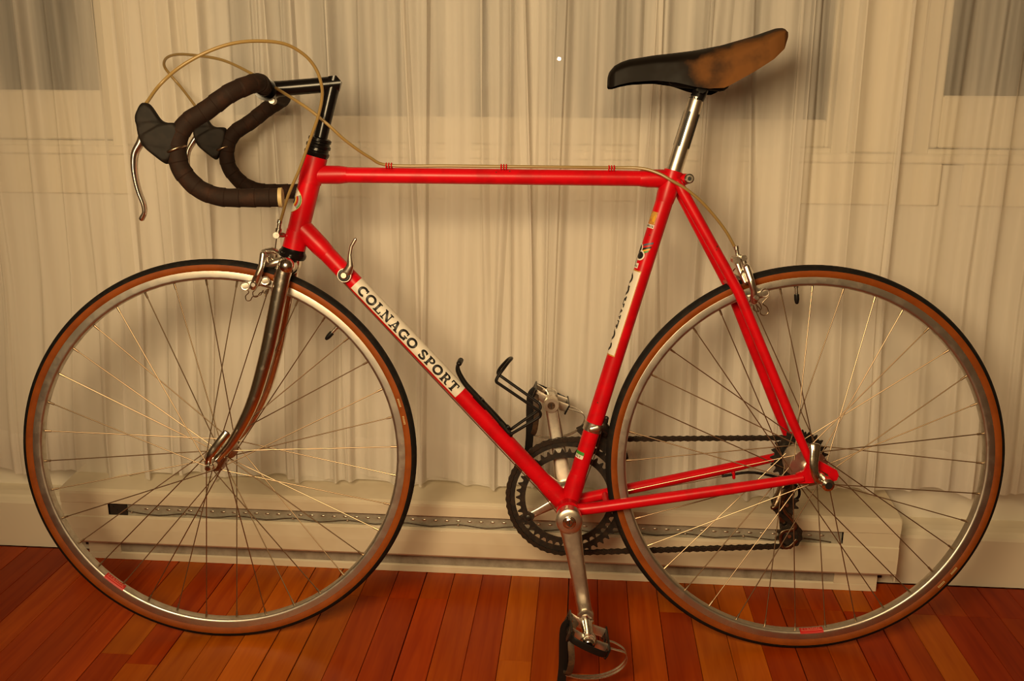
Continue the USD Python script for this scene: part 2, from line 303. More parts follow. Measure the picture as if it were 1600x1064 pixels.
# stool and apron under the windows
obj('trim_1', cat(bx(-2.05, 2.0, .3195, YW + .02, .818, .835, .003)), TRIMW, kind='structure', smooth=False, label='white window sill board')
obj('trim_2', cat(bx(-1.99, .762, .322, YW, .742, .8175, .002), bx(.80, 1.95, .322, YW, .742, .8175, .002)), TRIMW, kind='structure', smooth=False)
for n, (a, b) in enumerate(((WL + .003, ML - .003), (MR + .003, WR - .003))):
    obj(f'trim_{n + 3}', bx(a, b, .324, YW, .836, zt - .01, .003), TRIMW, kind='structure', smooth=False)
# a point of light seen through glass and curtain, carried on an unseen pole
sl = thing('street_lamp', loc=(-.1916, 9., 0), label='tiny bright point of light in the dark middle window', category='street lamp')
GLOW = usdkit.material(stage, L + 'point_glow', {'e': ('emission', {'color': (1, .72, .42), 'strength': 60.})}, surface='e.emission')
obj('pole', cat(rod(V(0, .12, -.05), V(0, .12, 1.32), .03, .02), rod(V(0, .12, 1.315), V(0, -.01, 1.315), .012)), PLASTIC, sl)
obj('lamp_globe', trimesh.creation.icosphere(2, .019).apply_translation((0, 0, 1.247)), GLOW, sl, smooth=True)
obj('lamp_hood', lathe_solid([(0, .03), (.012, .028), (.045, .012)], (0, 0, 1.268), (0, 0, 1), 20), PLASTIC, sl)
obj('ground', bx(-12, 12, .46, 20, -.15, -.05), SUBFLOOR, kind='structure', smooth=False)

# ------------------------------------------------------------------ baseboard heater
ht = thing('baseboard_heater', loc=(-.1, .27, 0), label='long white electric baseboard heater with slotted grille along the wall behind the bicycle', category='heater')
def at(mm): mm.apply_translation((.1, -.27, 0)); return mm
HX0, HX1 = -.918, .722
yf, yb = .199, .2705
def sheet(pts, x0, x1, t=.0016):
    """folded sheet metal: a (y, z) polyline thickened and run from x0 to x1"""
    p = LineString(pts).buffer(t / 2, cap_style='flat', join_style='round', quad_segs=4)
    e = trimesh.creation.extrude_polygon(p, x1 - x0, engine='earcut'); v = e.vertices
    mm = trimesh.Trimesh(np.stack([x0 + v[:, 2], v[:, 0], v[:, 1]], 1), e.faces, process=False)
    if mm.volume < 0: mm.invert()
    return mm
SX0, SX1 = -.822, .618
obj('top_cover', at(sheet([(YW - .001, .180), (yb, .176), (yf + .006, .169), (yf + .001, .165), (yf, .160), (yf, .1415), (yf + .004, .1395)], HX0, HX1)), ENAMEL, ht, smooth=40)
obj('front_panel', at(sheet([(yf + .010, .1115), (yf + .004, .1135), (yf, .110), (yf - .001, .085), (yf, .0575), (yf + .004, .053), (yf + .012, .052)], HX0, HX1)), ENAMEL, ht, smooth=40)
for (a, b) in ((HX0, SX0), (SX1, HX1)):   # end covers close the slots at both ends
    inner = a + .03 if a == HX0 else b - .03
    obj('end_cover', at(cat(bx(a, b, yf + .0012, yf + .0032, .11, .141), bx(a + (.028 if a == HX0 else 0), b - (0 if a == HX0 else .022), .2334, .2362, .0148, .060), bx(a if a == HX0 else b - .002, a + .002 if a == HX0 else b, yf + .002, yb, .040, .170))), ENAMEL, ht, smooth=False)
obj('bottom_rail', at(sheet([(yb - .002, .034), (.236, .0145), (.234, .013), (.234, .0008), (.25, .0008)], HX0 + .028, HX1 - .022, .0016)), ENAMEL, ht, smooth=40)
obj('lower_shield', at(bx(SX0, SX1, .2365, .2375, .0145, .09)), GALV, ht, smooth=False, label='grey strip seen through the lower slot')  # grey recess behind the lower slot, drawn as a flat strip
obj('back_plate', at(sheet([(yf + .009, .106), (yf + .0125, .118), (yf + .0105, .150)], SX0 + .03, SX1, .0012)), GALV, ht, smooth=40, label='grey perforated plate seen through the upper slot')
perf = []
for x in np.arange(SX0 + .075, SX1 - .02, .0225):   # raised oval lances in the plate
    perf.append(trimesh.creation.icosphere(1, 1.).apply_scale((.0046, .0012, .0020)).apply_translation((x, yf + .0108, .1265)))
obj('plate_lance', at(cat(*perf)), ALLOY, ht, smooth=True, kind='stuff')
wp = [(SX0 + .03, yf + .010, .125)]; clips = []
for k, x in enumerate(np.arange(SX0 + .045, SX1 - .01, .055)):
    up = (k % 2 == 0); wp.append((x, yf + .0085, .1205 if up else .1145))
    if up: clips.append(trimesh.creation.icosphere(1, .0028).apply_translation((x, yf + .0080, .1205)))
obj('sensor_wire', at(tube(spline(wp, 3), .0011, 6)), LEATHER_STRAP, ht)
obj('wire_clip', at(cat(*clips)), ALLOY, ht, kind='stuff')
obj('junction_bracket', at(cat(bx(SX0 + .001, SX0 + .036, yf + .006, yf + .03, .112, .141), *[rod(V(SX0 + .008 + .007 * k, yf + .0065, .132 - .007 * k), V(SX0 + .008 + .007 * k, yf + .004, .132 - .007 * k), .0024, sides=10) for k in range(2)])), DARKBOX, ht, smooth=False, label='dark wiring bracket at the left end of the slot')
obj('inner_back', at(bx(HX0 + .002, HX1 - .002, yb - .003, yb, .012, .170)), DARKBOX, ht, smooth=False)

# ------------------------------------------------------------------ sheer curtains
def curtain(name, x0, x1, hem, seed, label, full=1.0, lean0=0., lean1=0., ytop=.2965, dy=0., lining=False):
    if lining: c = lining
    r = np.random.RandomState(seed); W = x1 - x0; nu = int(W * 560); zz = np.concatenate([np.linspace(hem, .6, 26), np.linspace(.63, 2.2, 26)]); nz = len(zz)
    u = np.linspace(0, 1, nu); U, Z = np.meshgrid(u, zz)
    per = [.23, .135, .083, .052, .031]; ax = [.014, .012, .0075, .0040, .0016]; ay = [.0085, .0130, .0150, .0100, .0034]
    X = x0 + W * U; Y = np.zeros_like(X)
    s = np.stack([U * W * 3.0, np.zeros_like(U) + seed * 7.1, Z * .35], -1)
    for k, (p, a, b) in enumerate(zip(per, ax, ay)):
        fx = W / p; ph = r.uniform(0, 6.28) + 2.2 * (meshkit.noise(s * (1.3 + .5 * k), seed + k) - .5) * 2 + (Z - .6) * r.uniform(-.5, .5)
        am = full * (.35 + 1.1 * meshkit.noise(s * (.9 + .4 * k) + 11, seed + 20 + k))
        ed = np.clip(np.minimum(U, 1 - U) * W / .03, 0, 1); X += ed * a * am * np.sin(2 * np.pi * fx * U + ph); Y += b * am * (np.cos(2 * np.pi * fx * U + ph) + .4 * np.cos(4 * np.pi * fx * U + 2 * ph + 1.3 * k))
    lo = np.clip((.62 - Z) / .42, 0, 1); lo = lo * lo * (3 - 2 * lo)
    Y *= 1 - .25 * lo
    Y = .0145 * np.tanh(Y / .0145)
    Y += dy + ytop - .047 * lo
    X += (lean0 * (1 - U) + lean1 * U) * (Z - .6)
    Zp = Z.copy(); e = np.clip((hem + .10 - Z) / .10, 0, 1)
    Zp += e * (.006 * np.sin(2 * np.pi * W * U / .17 + seed) + .005 * (meshkit.noise(np.stack([U * W * 25, 0 * U, 0 * U], -1), seed) - .5))
    v = np.stack([X, Y, Zp], -1).reshape(-1, 3)
    i, j = np.meshgrid(np.arange(nz - 1), np.arange(nu - 1), indexing='ij'); q = np.stack([i * nu + j, i * nu + j + 1, (i + 1) * nu + j + 1, (i + 1) * nu + j], -1).reshape(-1, 4)
    if not lining: c = thing('curtain', label=label, category='curtain', group='sheer white curtains on the window wall')
    obj(name, (v, q), SHEER, c, smooth=True)
    n = nu; kh = int(np.argmin(abs(zz - hem - .082))); hv = v[:n * (kh + 1)] + V(0, -.0012, 0); hv[-n:, 1] += .0009
    obj('hem', (hv, q[:kh * (nu - 1)]), SHEER, c, smooth=True)
    return c
curtain('cloth', -1.75, -.7575, .179, 3, 'sheer white curtain on the left, beside the front wheel and brake levers', full=.9, lean0=-.02, lean1=0., dy=.007)
cm = curtain('cloth', -.757, .505, .186, 11, 'wide sheer white curtain in the middle, behind the bicycle frame', full=1.25, lean0=0., lean1=-.005, dy=-.002)
curtain('lining', -.752, .502, .192, 17, '', full=.5, lean0=0., lean1=-.005, dy=.003, lining=cm)
curtain('cloth', .5055, 1.75, .203, 29, 'sheer white curtain on the right, behind the rear wheel', full=.9, lean0=-.005, lean1=.05, dy=.007)

# ------------------------------------------------------------------ the bicycle (x back, y away from the camera, z up in its own plane; it leans on the window wall)
B2W = np.array([[0.99875645, -0.04960628, -0.00497723], [0.04985535, 0.99376683, 0.09970927], [0, -0.09983342, 0.99500417]])
Mb = np.eye(4); Mb[:3, :3] = B2W.T
bike = thing('road_bicycle', M=Mb, label='red steel road bicycle with drop handlebars leaning against the curtained window', category='bicycle')
BBC = V(.0995, 0, .2505); HF = V(-.4986, 0, .336); HR = V(.4986, 0, .336)
A0 = V(-.3655, 0, .6835); AX = unit(V(.0737, 0, .273))
def steer(phi):
    K = np.array([[0, -AX[2], AX[1]], [AX[2], 0, -AX[0]], [-AX[1], AX[0], 0]]); return np.eye(3) + math.sin(phi) * K + (1 - math.cos(phi)) * K @ K
def turned(mm, phi):
    mm = mm if isinstance(mm, trimesh.Trimesh) else tm(mm); R = steer(phi); mm = trimesh.Trimesh((mm.vertices - A0) @ R.T + A0, mm.faces, process=False); return mm
FW, FB = .05, .135       # the wheel is turned a little towards the room, the bar a little more
Yv = V(0, 1, 0)

# frame
def onax(z): return A0 + AX * (z - A0[2]) / AX[2]
hd0, hd1 = onax(.690), onax(.8405)
stx = lambda z: V(.0995 + (z - .2505) * .2842, 0, z)
tt0, tt1 = V(-.322, 0, .8116), V(.2590, 0, .8096)
dt0, dt1 = V(-.3525, 0, .7285), BBC
st1 = stx(.822)
lugs = [rod(hd0, hd0 + AX * .030, .0192, .0186, 28), rod(hd1 - AX * .044, hd1, .0188, .0192, 28)]
d = unit(tt1 - tt0); lugs += [tube([tt0, tt0 + d * .036, tt0 + d * .050], [.0150, .0148, .0131], 24), tube([tt1 - d * .052, tt1 - d * .040, tt1], [.0131, .0146, .0150], 24)]
d = unit(dt1 - dt0); lugs += [tube([dt0, dt0 + d * .048, dt0 + d * .064], [.0166, .0162, .0147], 24), tube([dt1 - d * .062, dt1 - d * .046, dt1], [.0147, .0162, .0168], 24)]
d = unit(st1 - BBC); lugs += [tube([BBC, BBC + d * .046, BBC + d * .062], [.0168, .0162, .0147], 24), tube([st1 - d * .052, st1 - d * .040, st1], [.0147, .0160, .0160], 24)]
lugs += [rod(BBC - Yv * .034, BBC + Yv * .034, .0200, sides=32), blob([(.264, 0, .806), (.283, 0, .8095)], [.0125, .0085], seg=16)]
frame = obj('frame', lugs.pop(-2), RED, bike)
for l_ in lugs: obj('lug', l_, RED, frame)
obj('head_tube', rod(hd0, hd1, .0178, sides=32), RED, frame); obj('top_tube', rod(tt0, tt1, .0127, sides=32), RED, frame)
obj('down_tube', rod(dt0, dt1, .0143, sides=32), RED, frame); obj('seat_tube', rod(BBC, st1, .0143, sides=32), RED, frame)
for s in (-1, 1):
    obj('chain_stay', tube([V(.108, s * .024, .2525), V(.150, s * .031, .2606), V(.365, s * .0525, .3035), V(.470, s * .0645, .3262), V(.481, s * .066, .3290)], [.0102, .0098, .0092, .0078, .0070], 20), RED, frame)
    obj('seat_stay', tube([V(.2665, s * .0165, .804), V(.2757, s * .0185, .7870), V(.368, s * .037, .6285), V(.457, s * .056, .4285), V(.484, s * .0635, .3700), V(.490, s * .066, .3560)], [.0070, .0088, .0086, .0078, .0068, .0060], 20, rnd=True), RED, frame)
    o = Polygon([(.468, .336), (.470, .320), (.490, .3205), (.506, .3225), (.524, .3225), (.5345, .3265), (.5370, .3345), (.5335, .3430), (.505, .3585), (.4935, .372), (.4815, .374), (.4855, .354), (.4800, .341)]).buffer(.0012).buffer(-.0012)
    o = o.difference(LineString([(.4990, .3415), (.5160, .3330), (.5235, .3180)]).buffer(.0045)).buffer(-.001).buffer(.001)
    obj('dropout', extrude(o, s * .066 - .0028, s * .066 + .0028), RED, frame, smooth=25)
obj('brake_bridge', rod(V(.3600, -.034, .6420), V(.3600, .034, .6420), .0062), RED, frame)
obj('stay_bridge', rod(V(.165, -.030, .2640), V(.165, .030, .2640), .0060), RED, frame)
obj('pump_peg', blob([(.392, .052, .3000), (.3935, .052, .2905)], [.0035, .0028], seg=10), RED, frame)
# cable clips along the top tube
for x in (-.2022, -.0149, .160):
    z = tt0[2] + (x - tt0[0]) * (tt1[2] - tt0[2]) / (tt1[0] - tt0[0]); ring = []
    for dx in (-.0042, 0, .0042):
        th = np.linspace(0, 2 * np.pi, 14, endpoint=False); ring.append(tube(np.stack([np.full(14, x + dx), -.0060 + .0046 * np.cos(th), z + .0152 + .0046 * np.sin(th)], 1), .0011, 6, closed=True))
    obj('cable_clip', cat(*ring), RED, frame)
sb = V(.2845, 0, .8098)
obj('seat_bolt', cat(lathe_solid([(-.019, .0060), (-.0175, .0078), (-.011, .0078), (.013, .0078), (.017, .0060)], sb, Yv, 20)), STEEL, frame, label='steel seat clamp bolt')
obj('bolt_socket', lathe_solid([(-.0198, .0034), (-.0188, .0036)], sb, Yv, 6), INK, frame, smooth=False)

# lettering: slab letters as strokes, one unit tall
def arc(cx, cy, rx, ry, a, b, n=22):
    t = np.radians(np.linspace(a, b, n)); return list(zip(cx + rx * np.cos(t), cy + ry * np.sin(t)))
W_, H_ = .118, .070      # half widths of the heavy and the thin strokes
def hs(x0, x1, y): return ([(x0, y), (x1, y)], H_)
def vs(x, y0, y1, w=W_): return ([(x, y0), (x, y1)], w)
GL = {
 'C': (.94, [(arc(.49, .5, .37, .40, 48, 312), W_), vs(.80, .60, .97, .055)]),
 'O': (1.0, [(arc(.5, .5, .38, .40, 0, 360, 36), W_)]),
 'L': (.84, [vs(.27, .02, .98), hs(.06, .50, .94), hs(.06, .80, .06), vs(.755, .02, .34, .055)]),
 'N': (1.06, [vs(.22, .05, .95, .06), vs(.84, .02, .95, .06), ([(.20, .93), (.84, .10)], W_), hs(.04, .34, .94), hs(.04, .42, .06), hs(.64, 1.02, .94)]),
 'A': (1.04, [([(.20, .06), (.48, .93)], .055), ([(.80, .06), (.50, .93)], W_), hs(.28, .72, .32), hs(.02, .38, .06), hs(.62, 1.02, .06), hs(.34, .54, .94)]),
 'G': (1.0, [(arc(.49, .5, .37, .40, 48, 330), W_), vs(.80, .62, .97, .055), vs(.80, .03, .44, .085), hs(.58, .98, .43)]),
 'S': (.78, [(arc(.38, .725, .24, .19, 20, 200, 14) + arc(.39, .28, .27, .19, 140 - 60, -160, 16), W_ * .92), vs(.61, .68, .96, .05), vs(.15, .05, .34, .05)]),
 'P': (.88, [vs(.27, .05, .95), (arc(.50, .71, .24, .215, 90, -90, 16), .095), hs(.08, .50, .94), hs(.27, .50, .49), hs(.08, .48, .06)]),
 'R': (.98, [vs(.27, .05, .95), (arc(.50, .71, .23, .215, 90, -90, 16), .095), hs(.08, .50, .94), hs(.27, .52, .49), hs(.08, .48, .06), ([(.48, .49), (.62, .40), (.70, .12), (.80, .06)], .09), hs(.76, .96, .06)]),
 'T': (.90, [vs(.45, .05, .95), hs(.06, .84, .94), vs(.09, .66, .98, .05), vs(.81, .66, .98, .05), hs(.24, .66, .06)]),
 'I': (.46, [vs(.22, .05, .95)]), 'U': (.92, [([(.18, .98), (.18, .36)] + arc(.46, .36, .28, .31, 180, 360, 16) + [(.74, .98)], .09)]), 'M': (1.1, [([(.14, .0), (.14, .95), (.54, .25), (.94, .95), (.94, .0)], .085)]),
 'B': (.88, [vs(.2, .02, .98), (arc(.42, .73, .24, .21, 90, -90, 14), .085), (arc(.44, .28, .28, .23, 90, -90, 14), .085), hs(.2, .44, .94), hs(.2, .44, .06), hs(.2, .44, .5)]),
 'Y': (.9, [([(.08, .98), (.45, .46), (.82, .98)], .085), vs(.45, .0, .5)]), 'F': (.8, [vs(.2, .0, 1), hs(.2, .72, .94), hs(.2, .62, .5)]), 'E': (.82, [vs(.2, .0, 1), hs(.2, .76, .94), hs(.2, .66, .5), hs(.2, .76, .06)]),
 'd': (.7, [(arc(.30, .30, .20, .23, 0, 360, 24), .075), vs(.52, .0, 1, .07)]), 'o': (.68, [(arc(.33, .30, .22, .23, 0, 360, 24), .075)]), ' ': (.42, [])}
def lettering(text, h, gap=.10):
    x, out = 0., []
    for ch in text:
        w, st = GL[ch]
        for p, hw in st: out.append(affinity.translate(LineString(p).buffer(hw, cap_style='flat', join_style='mitre', quad_segs=3), x, 0))
        x += w + gap
    return affinity.scale(unary_union(out), h, h, origin=(0, 0)), (x - gap) * h
NEAR = V(0, -1, 0)
# down tube: white panel, black slab lettering, reading down the tube
axd = unit(dt1 - dt0); upd = unit(np.cross(NEAR, axd)); upd = upd if upd[2] > 0 else -upd
s0, s1 = (V(-.262, 0, .6315) - dt0) @ axd, (V(-.0872, 0, .4495) - dt0) @ axd
R = .0143; panel = sbox(s0, math.radians(-33) * R, s1, math.radians(140) * R)
obj('lettering_panel', wrap(panel, dt0, axd, R, NEAR, upd), WHITE, frame, smooth=True, label='white panel on the down tube')
g, w = lettering('COLNAGO SPORT', .0162, .05); g = affinity.scale(g, (s1 - s0 - .017) / w, 1, origin=(0, 0)); g = affinity.translate(g, s0 + .0095, math.radians(12) * R - .0081)
obj('lettering', wrap(g, dt0, axd, R, NEAR, upd, lift=.0006), INK, frame, smooth=True, label='black slab lettering COLNAGO SPORT')
obj('pinstripe', wrap(sbox(s0 - .0008, math.radians(-36) * R, s1 + .0008, math.radians(-33.4) * R), dt0, axd, R, NEAR, upd), GOLD, frame, smooth=True)
# seat tube: white panel on the front of the tube, its letters seen edge on
axs = unit(st1 - BBC); fwd = unit(np.cross(NEAR, axs)); fwd = fwd if fwd[0] < 0 else -fwd
zz = lambda z: (z - .2505) / axs[2]
obj('lettering_panel', wrap(sbox(zz(.517), math.radians(16) * R, zz(.656), math.radians(164) * R), BBC, axs, R, NEAR, fwd), WHITE, frame, smooth=True, label='white panel on the front of the seat tube')
g, w = lettering('COLNAGO', .0195, .05); g = affinity.scale(g, (zz(.652) - zz(.521)) / w, -1, origin=(0, 0)); g = affinity.translate(g, zz(.521), math.radians(97) * R + .00975)
g = affinity.scale(g, 1, -1, origin=(0, math.radians(97) * R))
obj('lettering', wrap(g, BBC, axs, R, NEAR, fwd, lift=.0006), INK, frame, smooth=True, label='black lettering COLNAGO on the front of the seat tube')
fr = sbox(zz(.515), math.radians(11) * R, zz(.658), math.radians(169) * R).difference(sbox(zz(.517), math.radians(16) * R, zz(.656), math.radians(164) * R))
obj('pinstripe', wrap(fr, BBC, axs, R, NEAR, fwd), GOLD, frame, smooth=True, label='gold border of the seat tube panel')
# club emblem with rainbow stripes
cz = zz(.682); q = math.radians(90) * R
club = [Point(cz, q - .0082).buffer(.0062), Point(cz + .0105, q).buffer(.0070), Point(cz, q + .0082).buffer(.0062), LineString([(cz, q), (cz - .013, q)]).buffer(.0022)]
disc = unary_union(club); obj('emblem_ground', wrap(disc.buffer(.0024), BBC, axs, R, NEAR, fwd, lift=.0004), WHITE, frame, smooth=True); obj('emblem', wrap(disc, BBC, axs, R, NEAR, fwd, lift=.0007), INK, frame, smooth=True, label='black club emblem outlined in white')
for k, mt in enumerate((BLUEP, REDP, INK, YELLOWP, GREENP)):
    u0 = .0155 - k * .0036; a, b = math.radians(56) * R, math.radians((-6, -5, -2, 2, 8)[k]) * R
    p = Polygon([(cz + u0, a), (cz + u0 + .0034, a), (cz + u0 + .0034 + .0075, b), (cz + u0 + .0075, b)]).difference(disc.buffer(.0024))
    obj('emblem_stripe', wrap(p, BBC, axs, R, NEAR, fwd, lift=.0005), mt, frame, smooth=True)
obj('sticker', wrap(sbox(cz - .022, math.radians(46) * R, cz - .0135, math.radians(134) * R), BBC, axs, R, NEAR, fwd), WHITE, frame, smooth=True)
def across(text, h, th0, u, mirror=1):   # small text reading round the tube, towards the near side
    g, w = lettering(text, h, .12); g = affinity.rotate(g, -90, origin=(0, 0)); return affinity.translate(g, u, math.radians(th0) * R + w)
obj('sticker_text', wrap(across('oddo', .0050, 52, cz - .0200), BBC, axs, R, NEAR, fwd, lift=.0006, step=.001), INK, frame, smooth=True)
# gold sticker with a white strip
obj('sticker', wrap(sbox(zz(.7335), math.radians(22) * R, zz(.7535), math.radians(110) * R), BBC, axs, R, NEAR, fwd), GOLD, frame, smooth=True, label='gold sticker high on the seat tube')
obj('sticker', wrap(sbox(zz(.7270), math.radians(22) * R, zz(.7330), math.radians(110) * R), BBC, axs, R, NEAR, fwd), WHITE, frame, smooth=True)
obj('sticker_text', wrap(across('COLUMBUS', .0036, 26, zz(.7283)), BBC, axs, R, NEAR, fwd, lift=.0006, step=.001), INK, frame, smooth=True)
dove = Polygon([(zz(.7365), .009), (zz(.7400), .0125), (zz(.746), .011), (zz(.7505), .0075), (zz(.7462), .0085), (zz(.7420), .0070), (zz(.7390), .0075)])
obj('sticker_print', wrap(dove, BBC, axs, R, NEAR, fwd, lift=.0006), YELLOWP, frame, smooth=True)
# tricolour sticker low on the seat tube
def ell(u0, u1): return affinity.rotate(sbox(zz(.3375), math.radians(8) * R, zz(.3495), math.radians(84) * R).buffer(-.002).buffer(.002), 0).intersection(sbox(u0, -1, u1, 1))
obj('sticker', wrap(ell(zz(.3442), zz(.36)), BBC, axs, R, NEAR, fwd), GREENP, frame, smooth=True, label='green and white sticker low on the seat tube'); obj('sticker', wrap(ell(zz(.33), zz(.3440)), BBC, axs, R, NEAR, fwd), WHITE, frame, smooth=True)
obj('sticker_text', wrap(across('ITALY', .0036, 26, zz(.3395)), BBC, axs, R, NEAR, fwd, lift=.0006, step=.001), INK, frame, smooth=True)
# head badge: round, white, with rainbow arcs either side of a club
upn = unit(np.cross(NEAR, AX)); upn = upn if upn[0] < 0 else -upn
cu = (.766 - A0[2]) / AX[2]; RH = .0178; cv = math.radians(90) * RH
bdg = lambda r: affinity.scale(Point(cu, cv).buffer(r), 1, 1.24)
obj('head_badge', wrap(bdg(.0212), A0, AX, RH, NEAR, upn, lift=.0004), WHITE, frame, smooth=True, label='round white head badge with rainbow arcs')
obj('badge_rim', wrap(bdg(.0220).difference(bdg(.0212)), A0, AX, RH, NEAR, upn, lift=.0004), GOLD, frame, smooth=True)
sect = unary_union([Polygon([(cu, cv), (cu + .03 * math.cos(t), cv + s * .03 * math.sin(t)), (cu + .04 * math.cos((t + u_) / 2), cv + s * .04 * math.sin((t + u_) / 2)), (cu + .03 * math.cos(u_), cv + s * .03 * math.sin(u_))]) for s in (-1,) for t, u_ in ((math.radians(64), math.radians(120)),)])
for k, mt in enumerate((INK, YELLOWP, REDP, GREYP, GREENP)):
    ro = (.0105, .0142, .0166, .0192, .0209)[k]; ri = (.0060, .0118, .0142, .0166, .0196)[k]
    obj('badge_arc', wrap(bdg(ro).difference(bdg(ri)).intersection(sect), A0, AX, RH, NEAR, upn, lift=.0008), mt, frame, smooth=True)

# fork: chrome, turned with the wheel
crown = cat(blob([(-.3705, -.030, .6640), (-.3705, .030, .6640)], [.0145, .0145], seg=22), blob([(-.3690, 0, .6640), (-.3668, 0, .6745)], [.0170, .0160], seg=24))
fork = obj('fork', turned(crown, FW), CHROME, bike, label='chrome fork crown')
for s in (-1, 1):
    P = spline([V(-.3700, s * .0300, .668), V(-.3765, s * .0315, .6500), V(-.3930, s * .0355, .5746), V(-.4080, s * .0395, .5108), V(-.4275, s * .0440, .4467), V(-.4480, s * .0470, .4020), V(-.4700, s * .0490, .3660), V(-.4935, s * .0500, .3400)], 5)
    t = np.linspace(0, 1, len(P)); 
    obj('fork_blade', turned(tube(P, np.interp(t, [0, .12, .45, 1], [.0135, .0138, .0118, .0062]), 22, ry=np.interp(t, [0, .12, .45, 1], [.0105, .0100, .0092, .0062]), side=Yv), FW), CHROME, fork)
    obj('fork_end', turned(extrude(Polygon([(-.4860, .3520), (-.4800, .3440), (-.4910, .3270), (-.5040, .3240), (-.5110, .3330), (-.5060, .3440), (-.4960, .3490)]).buffer(.001), s * .050 - .0025, s * .050 + .0025), FW), CHROME, fork, smooth=25)
# headset
obj('headset', lathe_solid([(.000, .0185), (.004, .0205), (.008, .0207), (.010, .0185), (.014, .0180), (.0150, .0200), (.0195, .0204), (.0215, .0178), (.0240, .0172), (.0255, .0188), (.0300, .0190), (.0320, .0150)], hd1, AX, 36), BLACK, bike, label='black upper headset cups')
obj('headset', lathe_solid([(-.0170, .0175), (-.0160, .0205), (-.0125, .0228), (-.0075, .0230), (-.0040, .0205), (.000, .0192)], hd0, AX, 36), BLACK, bike, label='black lower headset cup')
# stem
q0, qc = onax(.862), onax(.9560); clampP = V(-.3975, 0, .9455)
sd = unit(clampP - qc)
def man(mm): mm.merge_vertices(); return m3.Manifold(m3.Mesh(np.asarray(mm.vertices, np.float32), np.asarray(mm.faces, np.uint32)))
nt = unit(AX - sd * (AX @ sd)); no = unit(-sd + AX * (AX @ sd))     # normals of the extension's top and of the quill's rear face
ext_ = tm(man(tube([qc - sd * .03, qc, qc + sd * .03, clampP - sd * .022, clampP], [.0126, .0126, .0122, .0122, .0135], 24)).trim_by_plane((-no).tolist(), float(-no @ qc - .0118)))
nc_ = unit(nt + no); oc = float(-nc_ @ qc - .0126)
ext_ = tm(man(ext_).trim_by_plane((-nc_).tolist(), oc))
quill = tm(man(rod(q0, qc + AX * .03, .0112, .0118, 24)).trim_by_plane((-nt).tolist(), float(-nt @ qc - .0124)).trim_by_plane((-nc_).tolist(), oc))
stem = obj('stem', turned(cat(quill, ext_, tube([clampP - Yv * .021, clampP + Yv * .021], .0178, 28)), FB), BLACK, bike, label='black quill stem')
obj('clamp_bolt', turned(lathe_solid([(-.011, .0050), (-.010, .0058), (.010, .0058), (.011, .0050)], clampP + V(.008, 0, -.017), Yv, 14), FB), STEEL, stem)

# drop handlebar, wound with tape
def side_pts(s):
    dz = .0025 if s < 0 else -.0035
    return [V(x, s * y, z + dz) for x, y, z in ((-.3985, .030, .945), (-.3930, .085, .9452), (-.3900, .125, .9450), (-.3960, .158, .9415), (-.4240, .180, .9265), (-.4555, .1855, .9030), (-.4830, .1862, .8850), (-.4965, .1866, .8650), (-.5002, .1870, .8420), (-.4948, .1874, .8180), (-.4740, .1878, .7935), (-.4460, .1882, .7815), (-.4120, .1886, .7795), (-.3560, .1890, .7805))]
bar = obj('handlebar', turned(rod(V(-.3985, -.05, .9455), V(-.3985, .05, .9455), .0127, sides=20), FB), BLACK, bike)
for s in (-1, 1):
    P = spline(side_pts(s)[0:], 12); L_ = np.concatenate([[0], np.cumsum(np.linalg.norm(np.diff(P, axis=0), axis=1))])
    n = int(L_[-1] / .0011); P2 = np.stack([np.interp(np.linspace(.002, L_[-1], n), L_, P[:, k]) for k in range(3)], 1); l = np.linspace(0, L_[-1], n)
    ph = (l / .0215) % 1.0; r = .0132 + .0008 * ph ** 1.5 * (.75 + .5 * meshkit.noise(np.stack([l * 90, 0 * l, 0 * l + s], -1)))
    obj('bar_tape', turned(tube(P2, r, 26), FB), TAPE, bar, label='worn dark brown handlebar tape')
    e = P[-1]; obj('end_plug', turned(cat(lathe_solid([(-.004, .0141), (.0015, .0144), (.0025, .0120), (.003, .0)], e, unit(P[-1] - P[-4]), 24)), FB), PALE if s < 0 else PLASTIC, bar)
